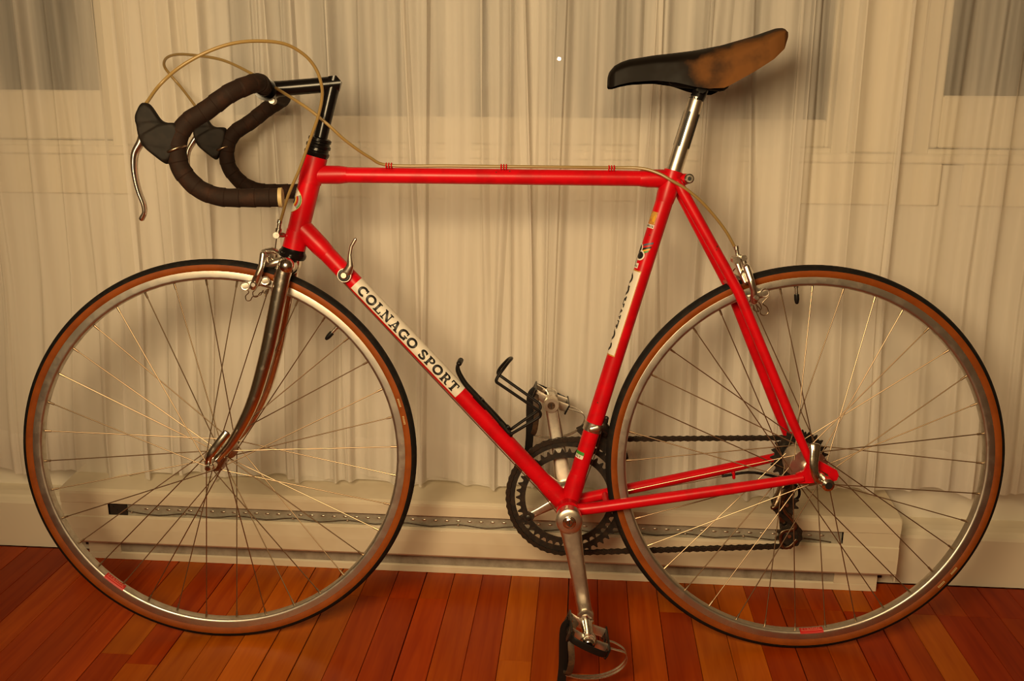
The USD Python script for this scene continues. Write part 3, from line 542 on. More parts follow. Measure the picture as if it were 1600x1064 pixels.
# brake levers
for s in (-1, 1):
    dx, dz = (0., 0.) if s < 0 else (-.004, .003)
    q = lambda x, z, y=0.: V(x + dx, s * (.1866 + y), z + dz)
    qx = lambda x, z, y=0.: tuple(q(x - .005, z, y))
    def chunk(pts, hw, r=.0042):   # convex piece of the hood with rounded edges
        cx, cz = np.mean([p[0] for p in pts]), np.mean([p[1] for p in pts]); bl = []
        for x, z in pts:
            k = r * .8 / max(math.hypot(x - cx, z - cz), 1e-6); x, z = x + (cx - x) * k, z + (cz - z) * k
            bl += [m3.Manifold.sphere(r, 14).translate(qx(x, z, y)) for y in (-hw + r, hw - r)]
        return m3.Manifold.batch_hull(bl)
    hood = chunk([(-.5385, .9140), (-.5290, .9125), (-.5150, .8870), (-.5502, .8915), (-.5438, .8780)], .0080) + chunk([(-.5165, .8880), (-.5465, .8850), (-.5445, .8640), (-.5385, .8540), (-.5060, .8850)], .0105) + chunk([(-.5130, .8850), (-.4905, .8850), (-.4900, .8700), (-.4990, .8480), (-.5385, .8560), (-.5430, .8660)], .0130) + chunk([(-.4960, .8560), (-.5085, .8300), (-.5150, .8340), (-.5390, .8560)], .0125)
    hood = tm(hood.refine_to_length(.0028)); hood.merge_vertices(); trimesh.smoothing.filter_laplacian(hood, .5, 14, volume_constraint=False)
    lv = obj('brake_lever', turned(hood, FB), RUBBER, bike, smooth=True, label='black rubber brake lever hood')
    X_ = 0. if s < 0 else -.005
    hk = spline([q(-.5445, .8900), q(-.5450, .8740), q(-.5490 + X_, .8600), q(-.5580 + X_, .8440), q(-.5605 + X_, .8250), q(-.5590 + X_, .8050), q(-.5555 + X_, .7880), q(-.5508 + X_, .7730), q(-.5500 + X_, .7610), q(-.5545 + X_, .7520)], 5)
    if s > 0: hk = hk[:-9]
    t = np.linspace(0, 1, len(hk)); obj('lever_blade', turned(tube(hk, np.interp(t, [0, .25, .5, .9, 1], [.0060, .0058, .0042, .0034, .0040]), 14, ry=np.interp(t, [0, .3, .8, 1], [.0078, .0086, .0072, .0055]), side=Yv, rnd=True), FB), BRIGHT, lv, label='silver lever blade')
    th = np.linspace(0, 2 * np.pi, 20, endpoint=False); c = q(-.5010, .8500)
    obj('clamp_band', turned(tube(np.stack([c[0] + .0150 * np.cos(th) * .9, c[1] + .0150 * np.sin(th), c[2] + 0 * th + .0150 * np.cos(th) * .35], 1), .0022, 8, closed=True), FB), WIRE, lv)
# brake cables
R1 = steer(FB)
def tb(p): return (V(*p) - A0) @ R1.T + A0
near0 = tb((-.5385, -.1866, .9130)); far0 = tb((-.5435, .1866, .9160))
c1 = [near0, V(-.502, -.19, .9335), V(-.473, -.19, .9576), V(-.4379, -.185, .9783), V(-.4018, -.175, .9932), V(-.3671, -.16, .9995), V(-.3332, -.14, .9985), V(-.310, -.12, .9863), V(-.2966, -.105, .9688), V(-.2906, -.095, .9473), V(-.2918, -.085, .9283), V(-.3007, -.075, .9001), V(-.3187, -.06, .8627), V(-.3388, -.045, .8212), V(-.3625, -.030, .7784), V(-.3790, -.020, .7370)]
obj('brake_cable', tube(spline(c1, 6), .0025, 10), HOUSING, bike, label='olive gold brake cable housing looping to the front brake')
c2_ = [far0, V(-.6119, .2, .9662), V(-.6321, .2, .990), V(-.6398, .19, 1.0058), V(-.6279, .17, 1.0168), V(-.5973, .14, 1.0196), V(-.5492, .10, 1.0129), V(-.4866, .05, .9988), V(-.4273, 0, .9732), V(-.3687, -.035, .9413), V(-.3229, -.05, .9136), V(-.2929, -.05, .8902), V(-.2649, -.04, .8641), V(-.2320, -.02, .8400), V(-.2022, -.0075, .8275), V(-.1053, -.006, .8272), V(-.0149, -.006, .8270), V(.0711, -.006, .8268), V(.160, -.006, .8265), V(.2053, -.0125, .8258), V(.2330, -.020, .8185), V(.2562, -.0245, .8060), V(.2798, -.0245, .7925), V(.304, -.021, .7740), V(.329, -.014, .749), V(.3487, -.008, .7256), V(.3623, -.003, .7049), V(.3677, 0, .6960)]
obj('brake_cable', tube(spline(c2_, 6), .0025, 10), HOUSING, bike, label='olive gold brake cable housing running along the top tube to the rear brake')

# wheels
RT = .336
def ring_profile(prof, c, turn, n=144):
    """closed section (radius, y) swept round the wheel axis"""
    prof = np.asarray(prof, float); k = len(prof); th = np.arange(n) * 2 * np.pi / n
    v = np.stack([c[0] + np.outer(np.cos(th), prof[:, 0]), c[1] + np.tile(prof[:, 1], (n, 1)), c[2] + np.outer(np.sin(th), prof[:, 0])], -1).reshape(-1, 3)
    i, j = np.meshgrid(np.arange(n), np.arange(k), indexing='ij'); i, j = i.ravel(), j.ravel(); a, b = (i + 1) % n, (j + 1) % k
    q = np.stack([i * k + j, a * k + j, a * k + b, i * k + b], 1); mm = trimesh.Trimesh(v, np.vstack([q[:, [0, 1, 2]], q[:, [0, 2, 3]]]), process=False)
    if mm.volume < 0: mm.invert()
    return turned(mm, turn) if turn else mm
def wheel(c, turn, valve, sticker, lab, rear):
    f = lambda mm: turned(mm, turn) if turn else mm
    rp = [(.3165, -.0100), (.3172, -.0094), (.3172, -.0080), (.3120, -.0076), (.3120, .0076), (.3172, .0080), (.3172, .0094), (.3165, .0100), (.3070, .0102), (.3040, .0094), (.3022, .0070), (.3014, 0), (.3022, -.0070), (.3040, -.0094), (.3070, -.0102)]
    w = obj('wheel', ring_profile(rp, c, turn), RIM, bike, smooth=50, label=lab)
    tc, tr = RT - .0122, .0122
    a = np.radians(np.linspace(-72, 72, 15)); outer = [(tc + (tr + .0001) * math.cos(t), (tr + .0001) * math.sin(t)) for t in a]; inner = [(tc + (tr - .002) * math.cos(t), (tr - .002) * math.sin(t)) for t in a[::-1]]
    obj('tyre_tread', ring_profile(outer + inner, c, turn, 180), TYRE, w, smooth=60)
    a = np.radians(np.linspace(-72, -150, 8)); sw = []
    for s in (1, -1):
        o = [(tc + (tr - .0002) * math.cos(t), s * (tr - .0002) * math.sin(t)) for t in a]; i_ = [(tc + (tr - .0022) * math.cos(t), s * (tr - .0022) * math.sin(t)) for t in a[::-1]]
        sw.append(ring_profile(o + i_, c, turn, 180))
    obj('tyre_sidewall', cat(*sw), GUM, w, smooth=60, label='amber gum tyre sidewall')
    # hub
    hw = .0375 if not rear else .031; fr_ = .0195 if not rear else .0225; y1 = .034 if not rear else .018
    if rear: hp = [(-.055, .0085), (-.040, .0100), (-.0340, .0110), (-.0335, .0315), (-.0305, .0315), (-.0295, .0230), (-.0280, .0150), (-.020, .0130), (.008, .0130), (.0145, .0150), (.0155, .0230), (.0160, .0315), (.0190, .0315), (.0195, .0145)]
    else: hp = [(-.0475, .0085), (-.040, .0100), (-.0372, .0110), (-.0368, .0200), (-.0340, .0200), (-.0330, .0115), (-.022, .0095), (.022, .0095), (.0330, .0115), (.0340, .0200), (.0368, .0200), (.0372, .0110), (.040, .0100), (.0475, .0085)]
    obj('hub', f(lathe_solid(hp, c, Yv, 36)), ALLOY, w)
    obj('axle', f(rod(c - Yv * (.062 if not rear else .078), c + Yv * (.058 if not rear else .075), .0048, sides=16)), STEEL, w)
    # three-cross spokes
    yl, yr = (-.0354, .0354) if not rear else (-.0320, .0175); rf = .0175 if not rear else .0285
    for k in range(36):
        th = math.radians(valve + 5 + 10 * k); left = k % 2; sgn = 1 if (k // 2) % 2 else -1; y = yl if left else yr
        ph = th + sgn * math.radians(62); out = .0022 if (k // 2) % 2 else -.0012
        a_ = V(c[0] + rf * math.cos(ph), y + (-1 if left else 1) * out, c[2] + rf * math.sin(ph)); b_ = V(c[0] + .3025 * math.cos(th), (-1 if left else 1) * .0015, c[2] + .3025 * math.sin(th))
        dd = unit(b_ - a_); ln = np.linalg.norm(b_ - a_)
        obj('spoke', f(tube([a_, b_ - dd * .0115, b_ - dd * .0112, b_ - dd * .003, b_], [.00095, .00095, .0017, .0019, .0019], 7)), SPOKE, w)
    # valve
    tv = math.radians(valve); dv = V(math.cos(tv), 0, math.sin(tv)); p = c + dv * .302
    obj('valve_stem', f(lathe_solid([(0, .0042), (.0025, .0042), (.003, .0030), (.016, .0029)], p, -dv, 12)), STEEL, w)
    obj('valve_cap', f(lathe_solid([(.0135, .0040), (.015, .0043), (.0225, .0043), (.028, .0032), (.030, .0018)], p, -dv, 12)), PLASTIC, w)
    # sticker on the rim's inner curve and pale marks on the sidewall
    ts = math.radians(sticker); prof = [(.3066, -.0104), (.3038, -.0097), (.3018, -.0074), (.3011, -.0030), (.3009, .001)]
    def patch(t0, t1, p0, p1, lift, k=5):
        pr = np.array(prof); L2 = np.concatenate([[0], np.cumsum(np.linalg.norm(np.diff(pr, axis=0), axis=1))]); L2 /= L2[-1]
        ss = np.linspace(p0, p1, k); rr = np.interp(ss, L2, pr[:, 0]) - lift; yy = np.interp(ss, L2, pr[:, 1]) - lift * .5; tt = np.linspace(t0, t1, 10)
        v = np.array([[c[0] + r_ * math.cos(t), y_, c[2] + r_ * math.sin(t)] for t in tt for r_, y_ in zip(rr, yy)])
        i, j = np.meshgrid(np.arange(9), np.arange(k - 1), indexing='ij'); i, j = i.ravel(), j.ravel(); q = np.stack([i * k + j, i * k + j + 1, (i + 1) * k + j + 1, (i + 1) * k + j], 1)
        return f(trimesh.Trimesh(v, np.vstack([q[:, [0, 1, 2]], q[:, [0, 2, 3]]]), process=False))
    h = .020 / .302
    st = obj('rim_sticker', patch(ts - h, ts + h, .0, 1., .0003), STICK, w, smooth=True, label='small red sticker with pale print on the rim')
    obj('sticker_line', patch(ts - h * .9, ts + h * .9, .36, .42, .0005), PINKP, w, smooth=True)
    # letters on the sticker
    g, wd = lettering('FIAMME', 1., .16); g = affinity.scale(g, 1.7 * h / wd, .40, origin=(0, 0)); v2, f2 = flat(g, .06)
    pr = np.array(prof); L2 = np.concatenate([[0], np.cumsum(np.linalg.norm(np.diff(pr, axis=0), axis=1))]); L2 /= L2[-1]
    ss = .50 + v2[:, 1]; tt = ts - .85 * h + v2[:, 0]; rr = np.interp(ss, L2, pr[:, 0]) - .0006; yy = np.interp(ss, L2, pr[:, 1]) - .0003
    obj('sticker_text', f(trimesh.Trimesh(np.stack([c[0] + rr * np.cos(tt), yy, c[2] + rr * np.sin(tt)], 1), f2, process=False)), PINKP, w, smooth=True)
    marks = []
    for base in ((-42,) if rear else (10, )):
        for grp in (0, 1):
            for k in range(6):
                t0 = math.radians(base + grp * 5.6 + k * .46); t1 = t0 + math.radians(.3); o = []
                for t in (t0, t1):
                    for al in (-92, -108):
                        r_ = tc + (tr + .0001) * math.cos(math.radians(al)); o.append([c[0] + r_ * math.cos(t), (tr + .0001) * math.sin(math.radians(al)), c[2] + r_ * math.sin(t)])
                marks.append(trimesh.Trimesh(np.array(o), [[0, 1, 3], [0, 3, 2]], process=False))
    obj('tyre_marking', f(cat(*marks)), PALE, w, smooth=False, kind='stuff')
    return w
wf = wheel(HF, FW, 47.5, 230, 'front spoked wheel with silver rim', False)
wr = wheel(HR, 0., 95.5, 275.5, 'rear spoked wheel with silver rim', True)
def tf(mm): return turned(mm, FW)
# front quick release: lever lying up along the fork, and its nut
qf = HF + V(.0, -.058, 0)
obj('quick_release', tf(cat(lathe_solid([(0, .0095), (-.010, .0100), (-.014, .0085), (-.018, .0070)], HF + Yv * -.0525, Yv, 24), lathe_solid([(-.0175, .0060), (-.026, .0062), (-.031, .0050), (-.033, .0030)], HF + Yv * -.0525, Yv, 20),
    tube(spline([qf + V(-.002, -.014, .004), qf + V(.002, -.018, .018), qf + V(.016, -.016, .038), qf + V(.030, -.011, .056)], 5), [.0055] * 6 + [.0068] * 10, 14, ry=[.0042] * 8 + [.0030] * 8, side=Yv, rnd=True))), CHROME, bike, label='chrome quick release lever of the front wheel')
obj('quick_release_nut', tf(lathe_solid([(.0525, .0075), (.064, .0080), (.066, .005)], HF, Yv, 18)), STEEL, bike)
qr = HR + V(.004, -.070, -.003)
obj('quick_release', cat(lathe_solid([(0, .0100), (-.010, .0105), (-.015, .0090)], qr, Yv, 24), lathe_solid([(-.014, .0105), (-.030, .0100), (-.033, .0060)], qr + V(.0085, 0, -.0055), Yv, 24),
    tube(spline([qr + V(.004, -.016, -.004), qr + V(-.008, -.022, .004), qr + V(-.0135, -.021, .022), qr + V(-.0120, -.017, .044), qr + V(-.0110, -.013, .056)], 5), np.interp(np.linspace(0, 1, 21), [0, .3, 1], [.0050, .0060, .0090]), 14, ry=.0034, side=Yv, rnd=True)), CHROME, bike, label='chrome quick release lever of the rear wheel')
obj('quick_release_nut', lathe_solid([(.0735, .0080), (.083, .0085), (.085, .005)], HR, Yv, 18), STEEL, bike)
obj('quick_release_eye', lathe_solid([(-.0332, .0058), (-.0326, .0058)], qr + V(.0085, 0, -.0055), Yv, 20), INK, bike)

# crankset
YC = .053
def gear(c, teeth, r_in, y0, y1, arms=None):
    rp = .0127 / (2 * math.sin(math.pi / teeth)); pts = []
    for k in range(teeth):
        a = 2 * np.pi * (k + .5) / teeth; w = 2 * np.pi / teeth
        for off, rad in ((-.5, rp - .0036), (-.30, rp - .0030), (-.13, rp + .0016), (-.05, rp + .0036), (.05, rp + .0036), (.13, rp + .0016), (.30, rp - .0030)):
            pts.append((c[0] + rad * math.cos(a + off * w), c[2] + rad * math.sin(a + off * w)))
    p = Polygon(pts).difference(Point(c[0], c[2]).buffer(r_in, 64))
    if arms: p = p.union(arms)
    return extrude(p, y0, y1), rp
CA = 100.5; angs = [CA + 36 + 72 * k for k in range(5)]
tabs = lambda r0, r1, w: unary_union([LineString([(BBC[0] + r0 * math.cos(math.radians(a)), BBC[2] + r0 * math.sin(math.radians(a))), (BBC[0] + r1 * math.cos(math.radians(a)), BBC[2] + r1 * math.sin(math.radians(a)))]).buffer(w) for a in angs])
crk = obj('crankset', cat(lathe_solid([(.036, .019), (.040, .026), (.046, .030), (.056, .0300), (.066, .026)], BBC, Yv, 36),
    *[tube([BBC + V(.022 * math.cos(t), .0535, .022 * math.sin(t)), BBC + V(.055 * math.cos(t), .0525, .055 * math.sin(t)), BBC + V(.080 * math.cos(t), .0515, .080 * math.sin(t))], [.0100, .0072, .0066], 12, ry=[.0055, .0040, .0030], side=Yv, e=3.2, rnd=True) for t in map(math.radians, angs)]), ALLOY, bike, label='silver crank spider')
big, rbig = gear(BBC, 52, .0925, YC - .0016, YC + .0016, tabs(.076, .095, .0075)); obj('chainring', big, RING, crk, smooth=30, label='large black chainring')
small, rsm = gear(BBC, 43, .0740, YC - .0085, YC - .0058, tabs(.074, .078, .0075)); obj('chainring', small, RING, crk, smooth=30, label='small black inner chainring')
for a in map(math.radians, angs):
    obj('chainring_bolt', lathe_solid([(-.0115, .0036), (-.0105, .0052), (-.0085, .0052), (.004, .0052), (.006, .0040)], BBC + V(.0775 * math.cos(a), YC, .0775 * math.sin(a)), Yv, 14), RING, crk)
def crank(sgn):
    u = V(math.cos(math.radians(CA)), 0, math.sin(math.radians(CA))) * sgn; y0, y1 = (.067, .083) if sgn > 0 else (-.066, -.083)
    P = [BBC + u * t + V(0, y0 + (y1 - y0) * k, 0) for t, k in ((-.004, 0), (.010, 0), (.028, .15), (.06, .45), (.11, .8), (.147, 1), (.163, 1), (.169, 1))]
    arm = tube(P, [.0185, .0190, .0168, .0144, .0126, .0122, .0130, .0130], 20, ry=[.0095, .0100, .0088, .0072, .0066, .0064, .0068, .0068], side=Yv, e=3.4, rnd=True)
    boss = lathe_solid([(-.014, .0175), (-.012, .0212), (.006, .0224), (.012, .0212), (.0150, .0165)], BBC + V(0, y0 - .001 * sgn, 0), Yv * sgn, 32)
    eye = lathe_solid([(-.0085, .0125), (-.006, .0138), (.006, .0138), (.0082, .0122)], P[-2] , Yv * sgn, 28)
    c = obj('crank_arm', cat(arm, boss, eye), ALLOY, crk, smooth=40)
    cc = BBC + V(0, y0 + .0140 * sgn, 0)
    obj('crank_bolt', lathe_solid([(-.001, .0108), (.0006, .0110), (.0012, .0100), (.0004, .0090), (.0005, .0078), (.0020, .0072), (.0028, .0052), (.0008, .0042)], cc, Yv * sgn, 28), CHROME, crk)
    obj('bolt_slot', bx(cc[0] - .0008, cc[0] + .0008, cc[1] + sgn * .0012 - .0006, cc[1] + sgn * .0032 + .0006, cc[2] - .0046, cc[2] + .0046), INK, crk, smooth=False)
    # fluted face: a shallow groove edge line down both sides of the arm
    return P[-2], u
pL, uL = crank(-1); pR, uR = crank(1)
obj('axle_end', lathe_solid([(-.0088, .0066), (-.0080, .0072), (-.006, .0072)], pR, Yv, 24), DARKSTEEL, crk, label='threaded axle end in the eye of the far crank')
obj('axle_slot', bx(pR[0] - .0008, pR[0] + .0008, pR[1] - .0094, pR[1] - .0086, pR[2] - .0045, pR[2] + .0045), INK, crk, smooth=False)

# rear cogs
fw = obj('freewheel', lathe_solid([(.022, .0300), (.0565, .0200), (.0575, .0170)], HR, Yv, 30), CHAINM, bike)
for k, t in enumerate((23, 21, 19, 17, 15, 14)):
    gm, rc = gear(HR, t, .012, .0275 + k * .0052 - .001, .0275 + k * .0052 + .001); obj('cog', gm, RING, fw, smooth=30)
ycog = .0275 + 5 * .0052
# chain: oriented circles, then links at even pitch
PU, PL_ = V(.4870, 0, .2440), V(.4945, 0, .1868)
circ = [(BBC, rbig, -1), (HR, rc, -1), (PU, .0213, 1), (PL_, .0213, -1)]
segs, n = [], len(circ)
tang = []
for i in range(n):
    (a, ra, sa), (b, rb, sb_) = circ[i], circ[(i + 1) % n]; dd = V(b[0] - a[0], b[2] - a[2]) if False else np.array([b[0] - a[0], b[2] - a[2]]); D = np.hypot(*dd); base = math.atan2(dd[1], dd[0])
    k = (sb_ * rb - sa * ra) / D; best = None
    for al in (math.acos(k), -math.acos(k)):
        nn = np.array([math.cos(base + al), math.sin(base + al)]); tdir = np.array([nn[1], -nn[0]])
        if tdir @ dd > 0: best = (nn, tdir)
    nn, tdir = best
    tang.append((np.array([a[0], a[2]]) - sa * ra * nn, np.array([b[0], b[2]]) - sb_ * rb * nn))
path = []
for i in range(n):
    (c_, r_, s_) = circ[i]; pin = tang[i - 1][1]; pout = tang[i][0]; cc = np.array([c_[0], c_[2]])
    a0 = math.atan2(*(pin - cc)[::-1]); a1 = math.atan2(*(pout - cc)[::-1]); da = (a1 - a0) % (2 * np.pi) if s_ > 0 else -((a0 - a1) % (2 * np.pi))
    for t in np.linspace(0, 1, 60): path.append(cc + r_ * np.array([math.cos(a0 + da * t), math.sin(a0 + da * t)]))
path = np.array(path + [path[0]]); Lc = np.concatenate([[0], np.cumsum(np.linalg.norm(np.diff(path, axis=0), axis=1))]); N = int(round(Lc[-1] / .0127 / 2)) * 2
cp = np.stack([np.interp(np.arange(N) * Lc[-1] / N, Lc, path[:, k]) for k in range(2)], 1)
yat = lambda x: YC + (ycog - YC) * np.clip((x - .2) / .26, 0, 1)
chain = obj('chain', cat(*[rod(V(p[0], yat(p[0]) - .0042, p[1]), V(p[0], yat(p[0]) + .0042, p[1]), .0021, sides=8) for p in cp]), CHAINM, bike, label='oily dark chain')
for i in range(N):
    p, q = cp[i], cp[(i + 1) % N]; d_ = q - p; ln = np.hypot(*d_); d_ /= ln; nn = np.array([-d_[1], d_[0]]); pl = []
    for t in np.radians(np.linspace(90, 270, 6)): pl.append(p + .0043 * (math.cos(t) * d_ + math.sin(t) * nn))
    pl.append((p + q) / 2 - nn * .0030)
    for t in np.radians(np.linspace(-90, 90, 6)): pl.append(q + .0043 * (math.cos(t) * d_ + math.sin(t) * nn))
    pl.append((p + q) / 2 + nn * .0030)
    P = Polygon(pl); y = yat((p[0] + q[0]) / 2); o = .0037 if i % 2 else .0026
    obj('link', cat(extrude(P, y - o - .0010, y - o), extrude(P, y + o, y + o + .0010)), CHAINM, chain, smooth=False)

# pedals with toe clips and straps
def rotm(u, v, c, mm):   # local (u along crank outwards, v across, y) -> bike
    w = np.cross(u, Yv); X = np.array([w, Yv, u]); vv = mm.vertices @ X + c; return trimesh.Trimesh(vv, mm.faces, process=False)
def pedal(c, sgn, tilt, drop, lab):
    """local frame: toe towards -x, y outward from the crank, z up; tilt turns it about the spindle"""
    R_ = trimesh.transformations.rotation_matrix(tilt, (0, 1, 0))[:3, :3]; o = c + V(0, sgn * .010, 0)
    def put(mm): mm = mm if isinstance(mm, trimesh.Trimesh) else tm(mm); v = mm.vertices.copy(); v[:, 1] *= sgn; t = trimesh.Trimesh(v @ R_.T + o, mm.faces, process=False); (t.invert() if sgn < 0 else None); return t
    flatb = lambda P, w, t, **k: tube(P, t, 8, ry=w, e=3.2, side=V(0, 0, 1), **k)
    pd = obj('pedal', put(cat(lathe_solid([(0, .0100), (.006, .0105), (.012, .0130), (.020, .0100), (.056, .0092), (.064, .0125), (.076, .0130), (.080, .0112)], (0, 0, 0), Yv, 28))), CHROME, bike, label=lab)
    obj('dust_cap', put(lathe_solid([(.078, .0108), (.083, .0110), (.087, .0092), (.0890, .0060), (.0885, .0040)], (0, 0, 0), Yv, 24)), CHROME, pd)
    for x in (-.033, .033):
        pl = Polygon([(.008, -.008), (.088, -.008), (.090, .004), (.086, .011), (.076, .011), (.072, .006), (.058, .006), (.054, .011), (.042, .011), (.038, .006), (.024, .006), (.020, .011), (.010, .011)]).difference(unary_union([sbox(.016 + k * .024, -.003, .032 + k * .024, .002) for k in range(3)]))
        e_ = extrude(pl, -.0013, .0013); v = e_.vertices; e_ = trimesh.Trimesh(np.stack([x + v[:, 1], v[:, 0], v[:, 2]], 1), e_.faces, process=False); (e_.invert() if e_.volume < 0 else None)
        obj('cage_plate', put(e_), PLASTIC, pd, smooth=False)
    obj('cage_end', put(flatb(spline([V(-.033, .086, .001), V(-.024, .094, .001), V(0, .097, .001), V(.024, .094, .001), V(.033, .086, .001)], 5), .0055, .0013)), PLASTIC, pd)
    for y in (.018, .070):
        obj('cage_bridge', put(flatb([V(-.032, y, 0), V(-.012, y, .002), V(0, y, .003), V(.012, y, .002), V(.032, y, 0)], .0080, .0016)), ALLOY, pd)
    for y in (.034, .058):
        clip = [V(-.034, y, .004), V(-.050, y, .001), V(-.068, y * .5 + .023, .002), V(-.076, .046 + (y - .046) * .5, .014), V(-.072, .046 + (y - .046) * .4, .034), V(-.054, .046 + (y - .046) * .35, .056), V(-.026, .046 + (y - .046) * .3, .072), V(.000, .046, .080)]
        obj('toe_clip', put(tube(spline(clip, 6), .0009, 8, ry=.0036, side=V(0, 1, 0), e=3)), STEEL, pd, label='thin steel toe clip')
    h = V(o[0] - .034, o[1] + sgn * .040, o[2] - .004)   # loose strap end, hanging straight down from the cage
    P = spline([h + V(.006, 0, .020), h + V(-.002, 0, .010), h + V(-.004, 0, -.012), h + V(-.004, 0, -drop * .6), h + V(-.007, -.002, -drop)], 6)
    obj('toe_strap', tube(P, .0075, 8, ry=.0010, e=3, side=V(0, 1, 0)), PLASTIC, pd, label='black toe strap hanging loose')
    loop = [V(.024, .046, -.008), V(.030, .024, -.004), V(.026, .010, .010), V(.012, .010, .036), V(.002, .026, .064), V(.000, .046, .078), V(.002, .066, .064), V(.012, .084, .036), V(.026, .084, .010), V(.030, .068, -.004), V(.024, .046, -.008)]
    obj('strap_loop', put(tube(spline(loop, 5), .0009, 8, ry=.0050, side=V(1, 0, .1))), LEATHER_STRAP, pd)
pedal(pL + V(0, -.006, 0), -1, math.radians(205), .092, 'near pedal hanging upside down below its crank')
pedal(pR + V(0, .006, 0), 1, math.radians(205), .108, 'far pedal hanging upside down from the raised crank')

# seat post and saddle
sp0, sp1 = stx(.800), V(.2945, 0, .9385); axp = unit(sp1 - sp0); RP = .0132
post = obj('seat_post', cat(lathe_solid([(0, RP), (.100, RP), (.128, .0124), (.135, .0122), (np.linalg.norm(sp1 - sp0), .0115)], sp0, axp, 36)), ALLOY, bike)
fp = unit(np.cross(NEAR, axp)); fp = fp if fp[0] < 0 else -fp
for th in (27, -51, 103, 180, 243):
    g = LineString([(.064, math.radians(th) * RP), (.117, math.radians(th) * RP)]).buffer(.0021)
    obj('flute', wrap(g, sp0, axp, RP, NEAR, fp, step=.0008, lift=.0007), INK, post, smooth=True)
obj('post_head', cat(blob([tuple(sp1 - axp * .004), tuple(sp1 + axp * .012 + V(.004, 0, 0))], [.0120, .0105], seg=20), rod(sp1 + V(.004, -.026, .012), sp1 + V(.004, .026, .012), .0075)), PLASTIC, post, label='black saddle clamp')
top = [(.1507, .9700), (.1530, .9775), (.1607, .9868), (.1720, .9932), (.1842, .9970), (.2235, 1.0035), (.2550, 1.0070), (.2862, 1.0108), (.3278, 1.0186), (.3742, 1.0315), (.410, 1.0437), (.4180, 1.0440), (.4225, 1.0370)]
bot = [(.1507, .9560), (.1530, .9532), (.1590, .9526), (.1720, .9555), (.1879, .9585), (.2248, .9607), (.2566, .9570), (.2833, .9494), (.3046, .9455), (.3282, .9462), (.3462, .9560), (.3693, .9690), (.3972, .9870), (.4147, 1.0040), (.4225, 1.0240)]
wid = [(.1507, .006), (.153, .0135), (.1607, .0185), (.1842, .0215), (.2235, .0235), (.2566, .029), (.2862, .040), (.3150, .054), (.3462, .066), (.3742, .071), (.400, .071), (.415, .063), (.4225, .050)]
xsn = np.concatenate([np.linspace(.1507, .165, 8), np.linspace(.17, .405, 34), np.linspace(.409, .4225, 8)]); rows = []
for x in xsn:
    zt_, zb, w_ = (np.interp(x, *zip(*q)) for q in (top, bot, wid)); row = []
    zb = zb + w_ * np.interp(x, [.15, .17, .27, .33], [0, .06, .06, .03])
    for t in np.linspace(-1, 1, 41):
        a = abs(t)
        if a < .62: k = a / .62; y = w_ * math.sin(k * math.pi / 2 * .80) / math.sin(math.pi / 2 * .97); z = zt_ - (zt_ - zb) * .40 * (1 - math.cos(k * math.pi / 2 * .92)) 
        else:
            k = (a - .62) / .38; y0_ = w_ * math.sin(math.pi / 2 * .80) / math.sin(math.pi / 2 * .97); z0_ = zt_ - (zt_ - zb) * .40 * (1 - math.cos(math.pi / 2 * .92)); y = y0_ + (w_ - y0_) * math.sin(k * math.pi / 2) * 1.0; z = z0_ + (zb - z0_) * k ** 1.15
        row.append((x, math.copysign(y, t), z))
    rows.append(row)
SV = np.array(rows); nr, nc = SV.shape[:2]
SI = SV.copy(); SI[:, :, 1] *= .94; SI[:, :, 2] = SI[:, :, 2] - .004; SI[:, 0, 2] = SV[:, 0, 2]; SI[:, -1, 2] = SV[:, -1, 2]
ii, jj = np.meshgrid(np.arange(nr - 1), np.arange(nc - 1), indexing='ij'); ii, jj = ii.ravel(), jj.ravel(); qd = np.stack([ii * nc + jj, ii * nc + jj + 1, (ii + 1) * nc + jj + 1, (ii + 1) * nc + jj], 1)
def capped(G, flip):   # a grid surface with its two end rows closed as fans
    v = np.vstack([G.reshape(-1, 3), G[0].mean(0), G[-1].mean(0)]); f = np.vstack([qd[:, [0, 1, 2]], qd[:, [0, 2, 3]]]); k = np.arange(nc - 1); o = nr * nc
    f = np.vstack([f, np.stack([k + 1, k, 0 * k + o], 1), np.stack([k + (nr - 1) * nc, k + 1 + (nr - 1) * nc, 0 * k + o + 1], 1)]); return trimesh.Trimesh(v, f[:, ::-1] if flip else f, process=False)
sm = capped(SV, True)
sad = obj('saddle', sm, SADDLE, bike, smooth=50, label='narrow black saddle with a worn brown flank')
for s in (-1, 1):
    obj('saddle_rail', tube(spline([V(.170, s * .006, .9700), V(.215, s * .012, .9700), V(.262, s * .018, .9630), V(.318, s * .020, .9600), V(.352, s * .030, .9760), V(.390, s * .040, 1.0080)], 5), .0035, 10), SHELL, sad)
obj('saddle_shell', capped(SI, False), SHELL, sad, smooth=50, label='black underside of the saddle')
obj('saddle_clamp', blob([(.262, 0, .970), (.330, 0, .966)], [.016, .018], seg=14), SHELL, sad)

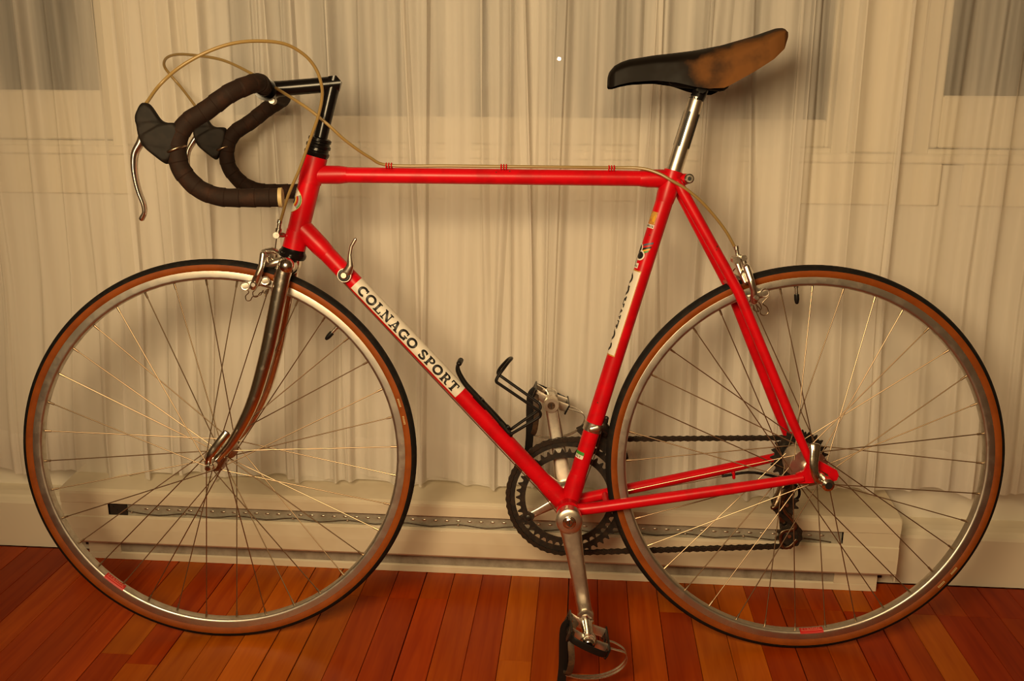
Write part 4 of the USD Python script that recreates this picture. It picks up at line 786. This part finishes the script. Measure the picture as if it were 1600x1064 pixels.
# front brake
def tube_path(pts, r, sides=10, n=5, **k): return tube(spline(pts, n), r, sides, **k)
def chain_blob(pts, r, **k): return blob(pts, r, **k)
BP = V(-.4015, 0, .6640)
fb = obj('brake_caliper', tf(cat(lathe_solid([(-.026, .0075), (-.012, .0080), (.006, .0080), (.010, .0060)], BP, V(-.96, 0, -.27), 20), rod(BP, BP + V(.034, 0, .004), .0035))), BRIGHT, bike, label='front side-pull brake')
for s in (-1, 1):
    o = -.010 if s < 0 else -.004
    obj('brake_arm', tf(chain_blob([(BP[0] + o, 0, BP[2] + .002), (BP[0] + o + .0025, s * .020, .6840), (BP[0] + o + .004, s * .0310, .6825), (BP[0] + o + .002, s * .0365, .6640), (BP[0] + o - .004, s * .0365, .6500), (-.4190 , s * .0315, .6430), (-.4260, s * .0290, .6290)], [.0062, .0062, .0060, .0054, .0056, .0072, .0062], seg=16)), BRIGHT, fb)
    obj('pad_bolt', tf(lathe_solid([(.026, .0030), (.0335, .0032), (.034, .0055), (.039, .0052), (.0405, .0034)], V(-.4235, 0, .6335), Yv * s, 12)), BRIGHT, fb)
    tg = V(math.sin(math.radians(104)), 0, -math.cos(math.radians(104))) if False else unit(V(.97, 0, .26)); cpt = V(-.4235, s * .0185, .6345)
    obj('brake_pad', tf(tube([cpt - tg * .021, cpt + tg * .021], .0050, 12, ry=.0068, side=Yv, e=3.4)), RUBBER, fb)
    obj('pad_holder', tf(cat(tube([cpt - tg * .022 + V(0, s * .006, 0), cpt + tg * .022 + V(0, s * .006, 0)], .0064, 12, ry=.0022, side=Yv, e=3.4), *[lathe_solid([(.022, .0074), (.0262, .0078), (.0268, .0070), (.0264, .0045)], V((cpt + k * tg * .017)[0], 0, (cpt + k * tg * .017)[2]), Yv * s, 18) for k in (-1, 1)])), ALLOY, fb)
    gz = [(-.4390, .6330), (-.4370, .6240), (-.4350, .6190), (-.4405, .6130), (-.4390, .6060), (-.4330, .6060), (-.4290, .6120), (-.4220, .6135), (-.4150, .6160), (-.4110, .6230), (-.4080, .6130), (-.4070, .6220), (-.4020, .6260)]
    obj('wheel_guide', tf(tube_path([V(x, s * .0245, z) for x, z in gz], .0009, 6, 4)), WIRE, fb)
obj('brake_return_spring', tf(tube_path([V(-.4050, -.034, .6740), V(-.4010, -.024, .6800), V(-.3975, 0, .6710), V(-.4010, .024, .6800), V(-.4050, .034, .6740)], .0013, 8)), STEEL, fb)
obj('cable_arm', tf(chain_blob([(-.4050, -.020, .6860), (-.3960, -.016, .6880), (-.3900, -.014, .6850)], [.0056, .0052, .0040], seg=14)), BRIGHT, fb)
obj('brake_quick_release', tf(cat(lathe_solid([(-.006, .0052), (.004, .0056), (.006, .0040)], V(-.3880, -.014, .7130), Yv, 16), chain_blob([(-.3870, -.010, .7140), (-.3800, -.006, .7130)], [.0050, .0045], seg=12))), STEEL, fb)
obj('barrel_adjuster', tf(lathe_solid([(-.018, .0030), (-.010, .0032), (-.0095, .0050), (-.004, .0050), (-.0035, .0034), (.004, .0034), (.0045, .0042), (.010, .0040), (.011, .003)], V(-.3835, -.016, .7280), V(.16, 0, 1), 14)), STEEL, fb)
obj('inner_wire', tf(rod(V(-.3848, -.016, .7280), V(-.3915, -.016, .6880), .0009, sides=6)), WIRE, fb)
# rear brake
RP_ = V(.3730, 0, .6480)
rb_ = obj('brake_caliper', cat(lathe_solid([(-.014, .0060), (.010, .0075), (.026, .0075), (.030, .0055)], RP_, V(.93, 0, -.36), 20)), BRIGHT, bike, label='rear side-pull brake')
dn = unit(V(.40, 0, -.92))
for s in (-1, 1):
    o = .016 if s < 0 else .024
    obj('brake_arm', chain_blob([(RP_[0] + o, 0, RP_[2] - .002), (RP_[0] + o - .006, s * .018, .6630), (RP_[0] + o - .009, s * .0290, .6690), (RP_[0] + o - .002, s * .0355, .6480), (RP_[0] + o + .003, s * .0355, .6330), (RP_[0] + o + .006, s * .0300, .6150)], [.0078, .0072, .0066, .0060, .0058, .0072], seg=16), BRIGHT, rb_)
    cpt = V(.3965, s * .0185, .6215); tg = unit(V(.93, 0, .34))
    obj('brake_pad', tube([cpt - tg * .021, cpt + tg * .021], .0050, 12, ry=.0068, side=Yv, e=3.4), RUBBER, rb_)
    obj('pad_holder', cat(tube([cpt - tg * .022 + V(0, s * .006, 0), cpt + tg * .022 + V(0, s * .006, 0)], .0064, 12, ry=.0022, side=Yv, e=3.4), *[lathe_solid([(.022, .0074), (.0262, .0078), (.0268, .0070), (.0264, .0045)], V((cpt + k * tg * .017)[0], 0, (cpt + k * tg * .017)[2]), Yv * s, 18) for k in (-1, 1)]), ALLOY, rb_)
    obj('pad_bolt', lathe_solid([(.026, .0030), (.0335, .0032), (.034, .0055), (.039, .0052), (.0405, .0034)], V(.3965, 0, .6205), Yv * s, 12), BRIGHT, rb_)
    gz = [(.3800, .6130), (.3840, .6060), (.3905, .6050), (.3930, .6120), (.3990, .6080), (.4060, .6010), (.4075, .5930), (.4140, .5905), (.4200, .5950), (.4170, .6040), (.4100, .6100), (.4150, .6170), (.4200, .6220)]
    obj('wheel_guide', tube_path([V(x, s * .0245, z) for x, z in gz], .0010, 6, 4), WIRE, rb_)
obj('brake_return_spring', tube_path([V(.3700, -.034, .6560), V(.3760, -.024, .6640), V(.3790, 0, .6560), V(.3760, .024, .6640), V(.3700, .034, .6560)], .0013, 8), STEEL, rb_)
obj('cable_arm', cat(chain_blob([(.3660, -.016, .6800), (.3720, -.022, .6620), (.3790, -.030, .6450)], [.0060, .0052, .0046], seg=14), chain_blob([(.3780, -.010, .6800), (.3860, -.012, .6600), (.3930, -.008, .6400)], [.0058, .0044, .0044], seg=14)), BRIGHT, rb_)
obj('brake_quick_release', cat(lathe_solid([(-.012, .0064), (.006, .0068), (.008, .0045)], V(.3650, -.012, .6800), Yv, 16), lathe_solid([(-.014, .0050), (.006, .0052)], V(.3770, -.010, .6835), Yv, 14), lathe_solid([(-.008, .0055), (.008, .0055)], V(.4010, 0, .6395), Yv, 16)), BRIGHT, rb_)
obj('barrel_adjuster', lathe_solid([(-.018, .0032), (-.012, .0050), (-.005, .0050), (-.0045, .0034), (.004, .0034), (.0045, .0046), (.010, .0042)], V(.3692, -.004, .6920), V(-.25, 0, 1), 14), STEEL, rb_)
obj('inner_wire', tube([V(.3765, -.008, .6780), V(.3870, -.010, .6520), V(.3990, -.012, .6250), V(.4060, -.012, .5940)], .0011, 6), WIRE, rb_)

# gear levers on the down tube, their wires, bottle cage
sp = V(-.2763, 0, .6482)
for s in (-1, 1):
    blade = [(.005, .0195, .006), (.0105, .0215, .016), (.0105, .0235, .034), (.0135, .0240, .048), (.0200, .0245, .059)] if s < 0 else [(.004, .0195, -.004), (.012, .0215, -.013), (.025, .0225, -.026), (.036, .0225, -.038), (.046, .0225, -.046)]
    lv = obj('shift_lever', cat(lathe_solid([(.013, .0105), (.018, .0120), (.0215, .0115)], sp, Yv * s, 28), blob([(sp[0] + x, s * y, sp[2] + z) for x, y, z in blade], [.0085, .0062, .0032, .0030, .0030], ys=.7, seg=16)), BRIGHT, bike, label='chrome down tube shift lever')
    obj('lever_washer', lathe_solid([(.0214, .0098), (.0226, .0100), (.0230, .0085)], sp, Yv * s, 26), INK, lv); obj('lever_cap', lathe_solid([(.0225, .0062), (.0250, .0060), (.0262, .0045)], sp, Yv * s, 22), ALLOY, lv, label='pale round cap of the shift lever')
    a = sp + V(-.004, s * .016, -.010); obj('shift_wire', tube([a, V(-.262, s * .012, .6160), V(.060, s * .010, .2705), BBC + V(-.012, s * .010, -.0180), BBC + V(.010, s * .010, -.0205)], .0009, 6), WIRE, bike)
obj('wire_guide', cat(rod(BBC + V(-.014, -.014, -.016), BBC + V(-.014, .014, -.016), .0050), ), STEEL, bike)
obj('shift_wire', tube_path([BBC + V(.010, .010, -.0205), V(.200, .036, .2610), V(.330, .047, .2850), V(.372, .051, .2935)], .0009, 6), WIRE, bike)
obj('shift_wire', tube_path([V(.372, .051, .2935), V(.430, .054, .3000), V(.500, .060, .2800), V(.512, .062, .2550), V(.490, .064, .2420)], .0025, 8), PLASTIC, bike)
obj('shift_wire', tube([BBC + V(.010, -.010, -.0205), V(.118, .006, .2600), V(.146, .016, .3400), V(.158, .020, .3860)], .0008, 6), WIRE, bike)
cgp = []
up_ = lambda s: [V(.0009, s * .018, .3824), V(.0200, s * .022, .3955), V(.0440, s * .026, .4115), V(.0500, s * .027, .4180), V(.0480, s * .028, .4250), V(.0400, s * .029, .4310), V(-.0150, s * .033, .4690), V(-.0235, s * .034, .4755), V(-.0220, s * .0335, .4830), V(-.0150, s * .030, .4930)]
loop = spline(up_(-1), 5).tolist() + spline([V(-.0150, -.030, .4930), V(-.0050, -.018, .5050), V(.0005, 0, .5090), V(-.0050, .018, .5050), V(-.0150, .030, .4930)], 6).tolist()[1:] + spline(up_(1), 5).tolist()[::-1][1:]
cage = obj('bottle_cage', tube(np.array(loop), .0026, 10), PLASTIC, bike, label='black wire bottle cage on the down tube')
obj('cage_spine', cat(*[tube_path([V(-.0870, s * .009, .5015), V(-.0905, s * .010, .4955), V(-.0895, s * .010, .4850), V(-.0790, s * .010, .4660), V(-.0640, s * .010, .4490), V(-.0300, s * .010, .4130), V(-.0050, s * .013, .3850), V(.0009, s * .018, .3824)], .0028, 8) for s in (-1, 1)], tube([V(-.0875, -.010, .5010), V(-.0855, 0, .5045), V(-.0875, .010, .5010)], .0048, 10, rnd=True)), PLASTIC, cage)
obj('cage_bracket', cat(*[tube([dt0 + axd * t + upd * .0150, dt0 + axd * (t + .030) + upd * .0150], .0030, 10, ry=.0095, side=Yv, e=3) for t in (.405, .470)], *[lathe_solid([(0, .0045), (.006, .0045)], dt0 + axd * t + upd * .0165, upd, 12) for t in (.42, .485)]), PLASTIC, cage)

# front changer on the seat tube
sc = stx(.3930)
fd = obj('front_derailleur', cat(lathe_solid([(-.0080, .0152), (-.0075, .0162), (.0075, .0162), (.0080, .0152)], sc, axs, 32), blob([tuple(sc + V(-.003, -.0165, -.001)), tuple(sc + V(.006, -.0165, .001))], [.0058, .0058], ys=.5, seg=12)), ALLOY, bike, label='front derailleur with silver clamp band')
obj('derailleur_arm', cat(blob([(sc[0] + .016, .002, sc[2] + .002), (sc[0] + .026, .012, sc[2] - .010), (sc[0] + .024, .034, sc[2] - .022)], [.0085, .0075, .0060], seg=16), blob([(sc[0] + .022, -.004, sc[2] + .016), (sc[0] + .020, .004, sc[2] + .004)], [.004, .005], seg=12)), RING, fd)
cagep = Polygon([(.115, .374), (.128, .381), (.152, .376), (.180, .350), (.196, .338), (.203, .334), (.205, .326), (.198, .321), (.176, .328), (.150, .346), (.130, .360)]).buffer(.001)
obj('derailleur_cage', cat(extrude(cagep, YC - .0100, YC - .0085), extrude(cagep, YC + .0085, YC + .0100), rod(V(.2005, YC - .009, .3275), V(.2005, YC + .009, .3275), .0035)), RING, fd, smooth=25)

# rear changer
rd = obj('rear_derailleur', cat(blob([(.5080, .070, .3060), (.5040, .070, .2900), (.4900, .068, .2760)], [.0110, .0105, .0120], ys=.6, seg=18)), DARKSTEEL, bike, label='dark oily rear derailleur')
obj('derailleur_body', cat(blob([(.4870, .060, .2760), (.4760, .052, .2560), (.4680, .046, .2430)], [.0120, .0100, .0068], ys=.8, seg=18), blob([(.4960, .064, .2700), (.4900, .060, .2520)], [.0120, .0090], ys=.8, seg=16), blob([(.4700, .046, .2430), (.4625, .044, .2400)], [.0055, .0045], seg=12)), DARKSTEEL, rd)
for y in (ycog - .0075, ycog + .0075):
    inner = y < ycog
    if inner: sh = tube(spline([V(.4800, y, .2500), V(.4840, y, .2330), V(.4975, y, .2180), V(.5050, y, .2070), V(.5010, y, .1995), V(.4880, y, .1965), V(.4800, y, .1900), V(.4805, y, .1760), V(.4870, y, .1655), V(.4980, y, .1680), V(.5080, y, .1800)], 6), .0030, 10, ry=.0018, side=Yv, e=3, rnd=True)
    else: sh = extrude(unary_union([LineString([(.4870, .2440), (.4945, .1868)]).buffer(.0120), LineString([(.4945, .1868), (.4985, .1750)]).buffer(.0110)]), y - .0008, y + .0008)
    obj('pulley_cage', sh, DARKSTEEL, rd, smooth=30)
for c in (PU, PL_):
    gm, _ = gear(c, 10, .003, ycog - .0022, ycog + .0022); obj('pulley_wheel', gm, RING, rd, smooth=30)
    obj('pulley_bolt', rod(c + Yv * (ycog - .0095), c + Yv * (ycog + .0095), .0034, sides=12), STEEL, rd)
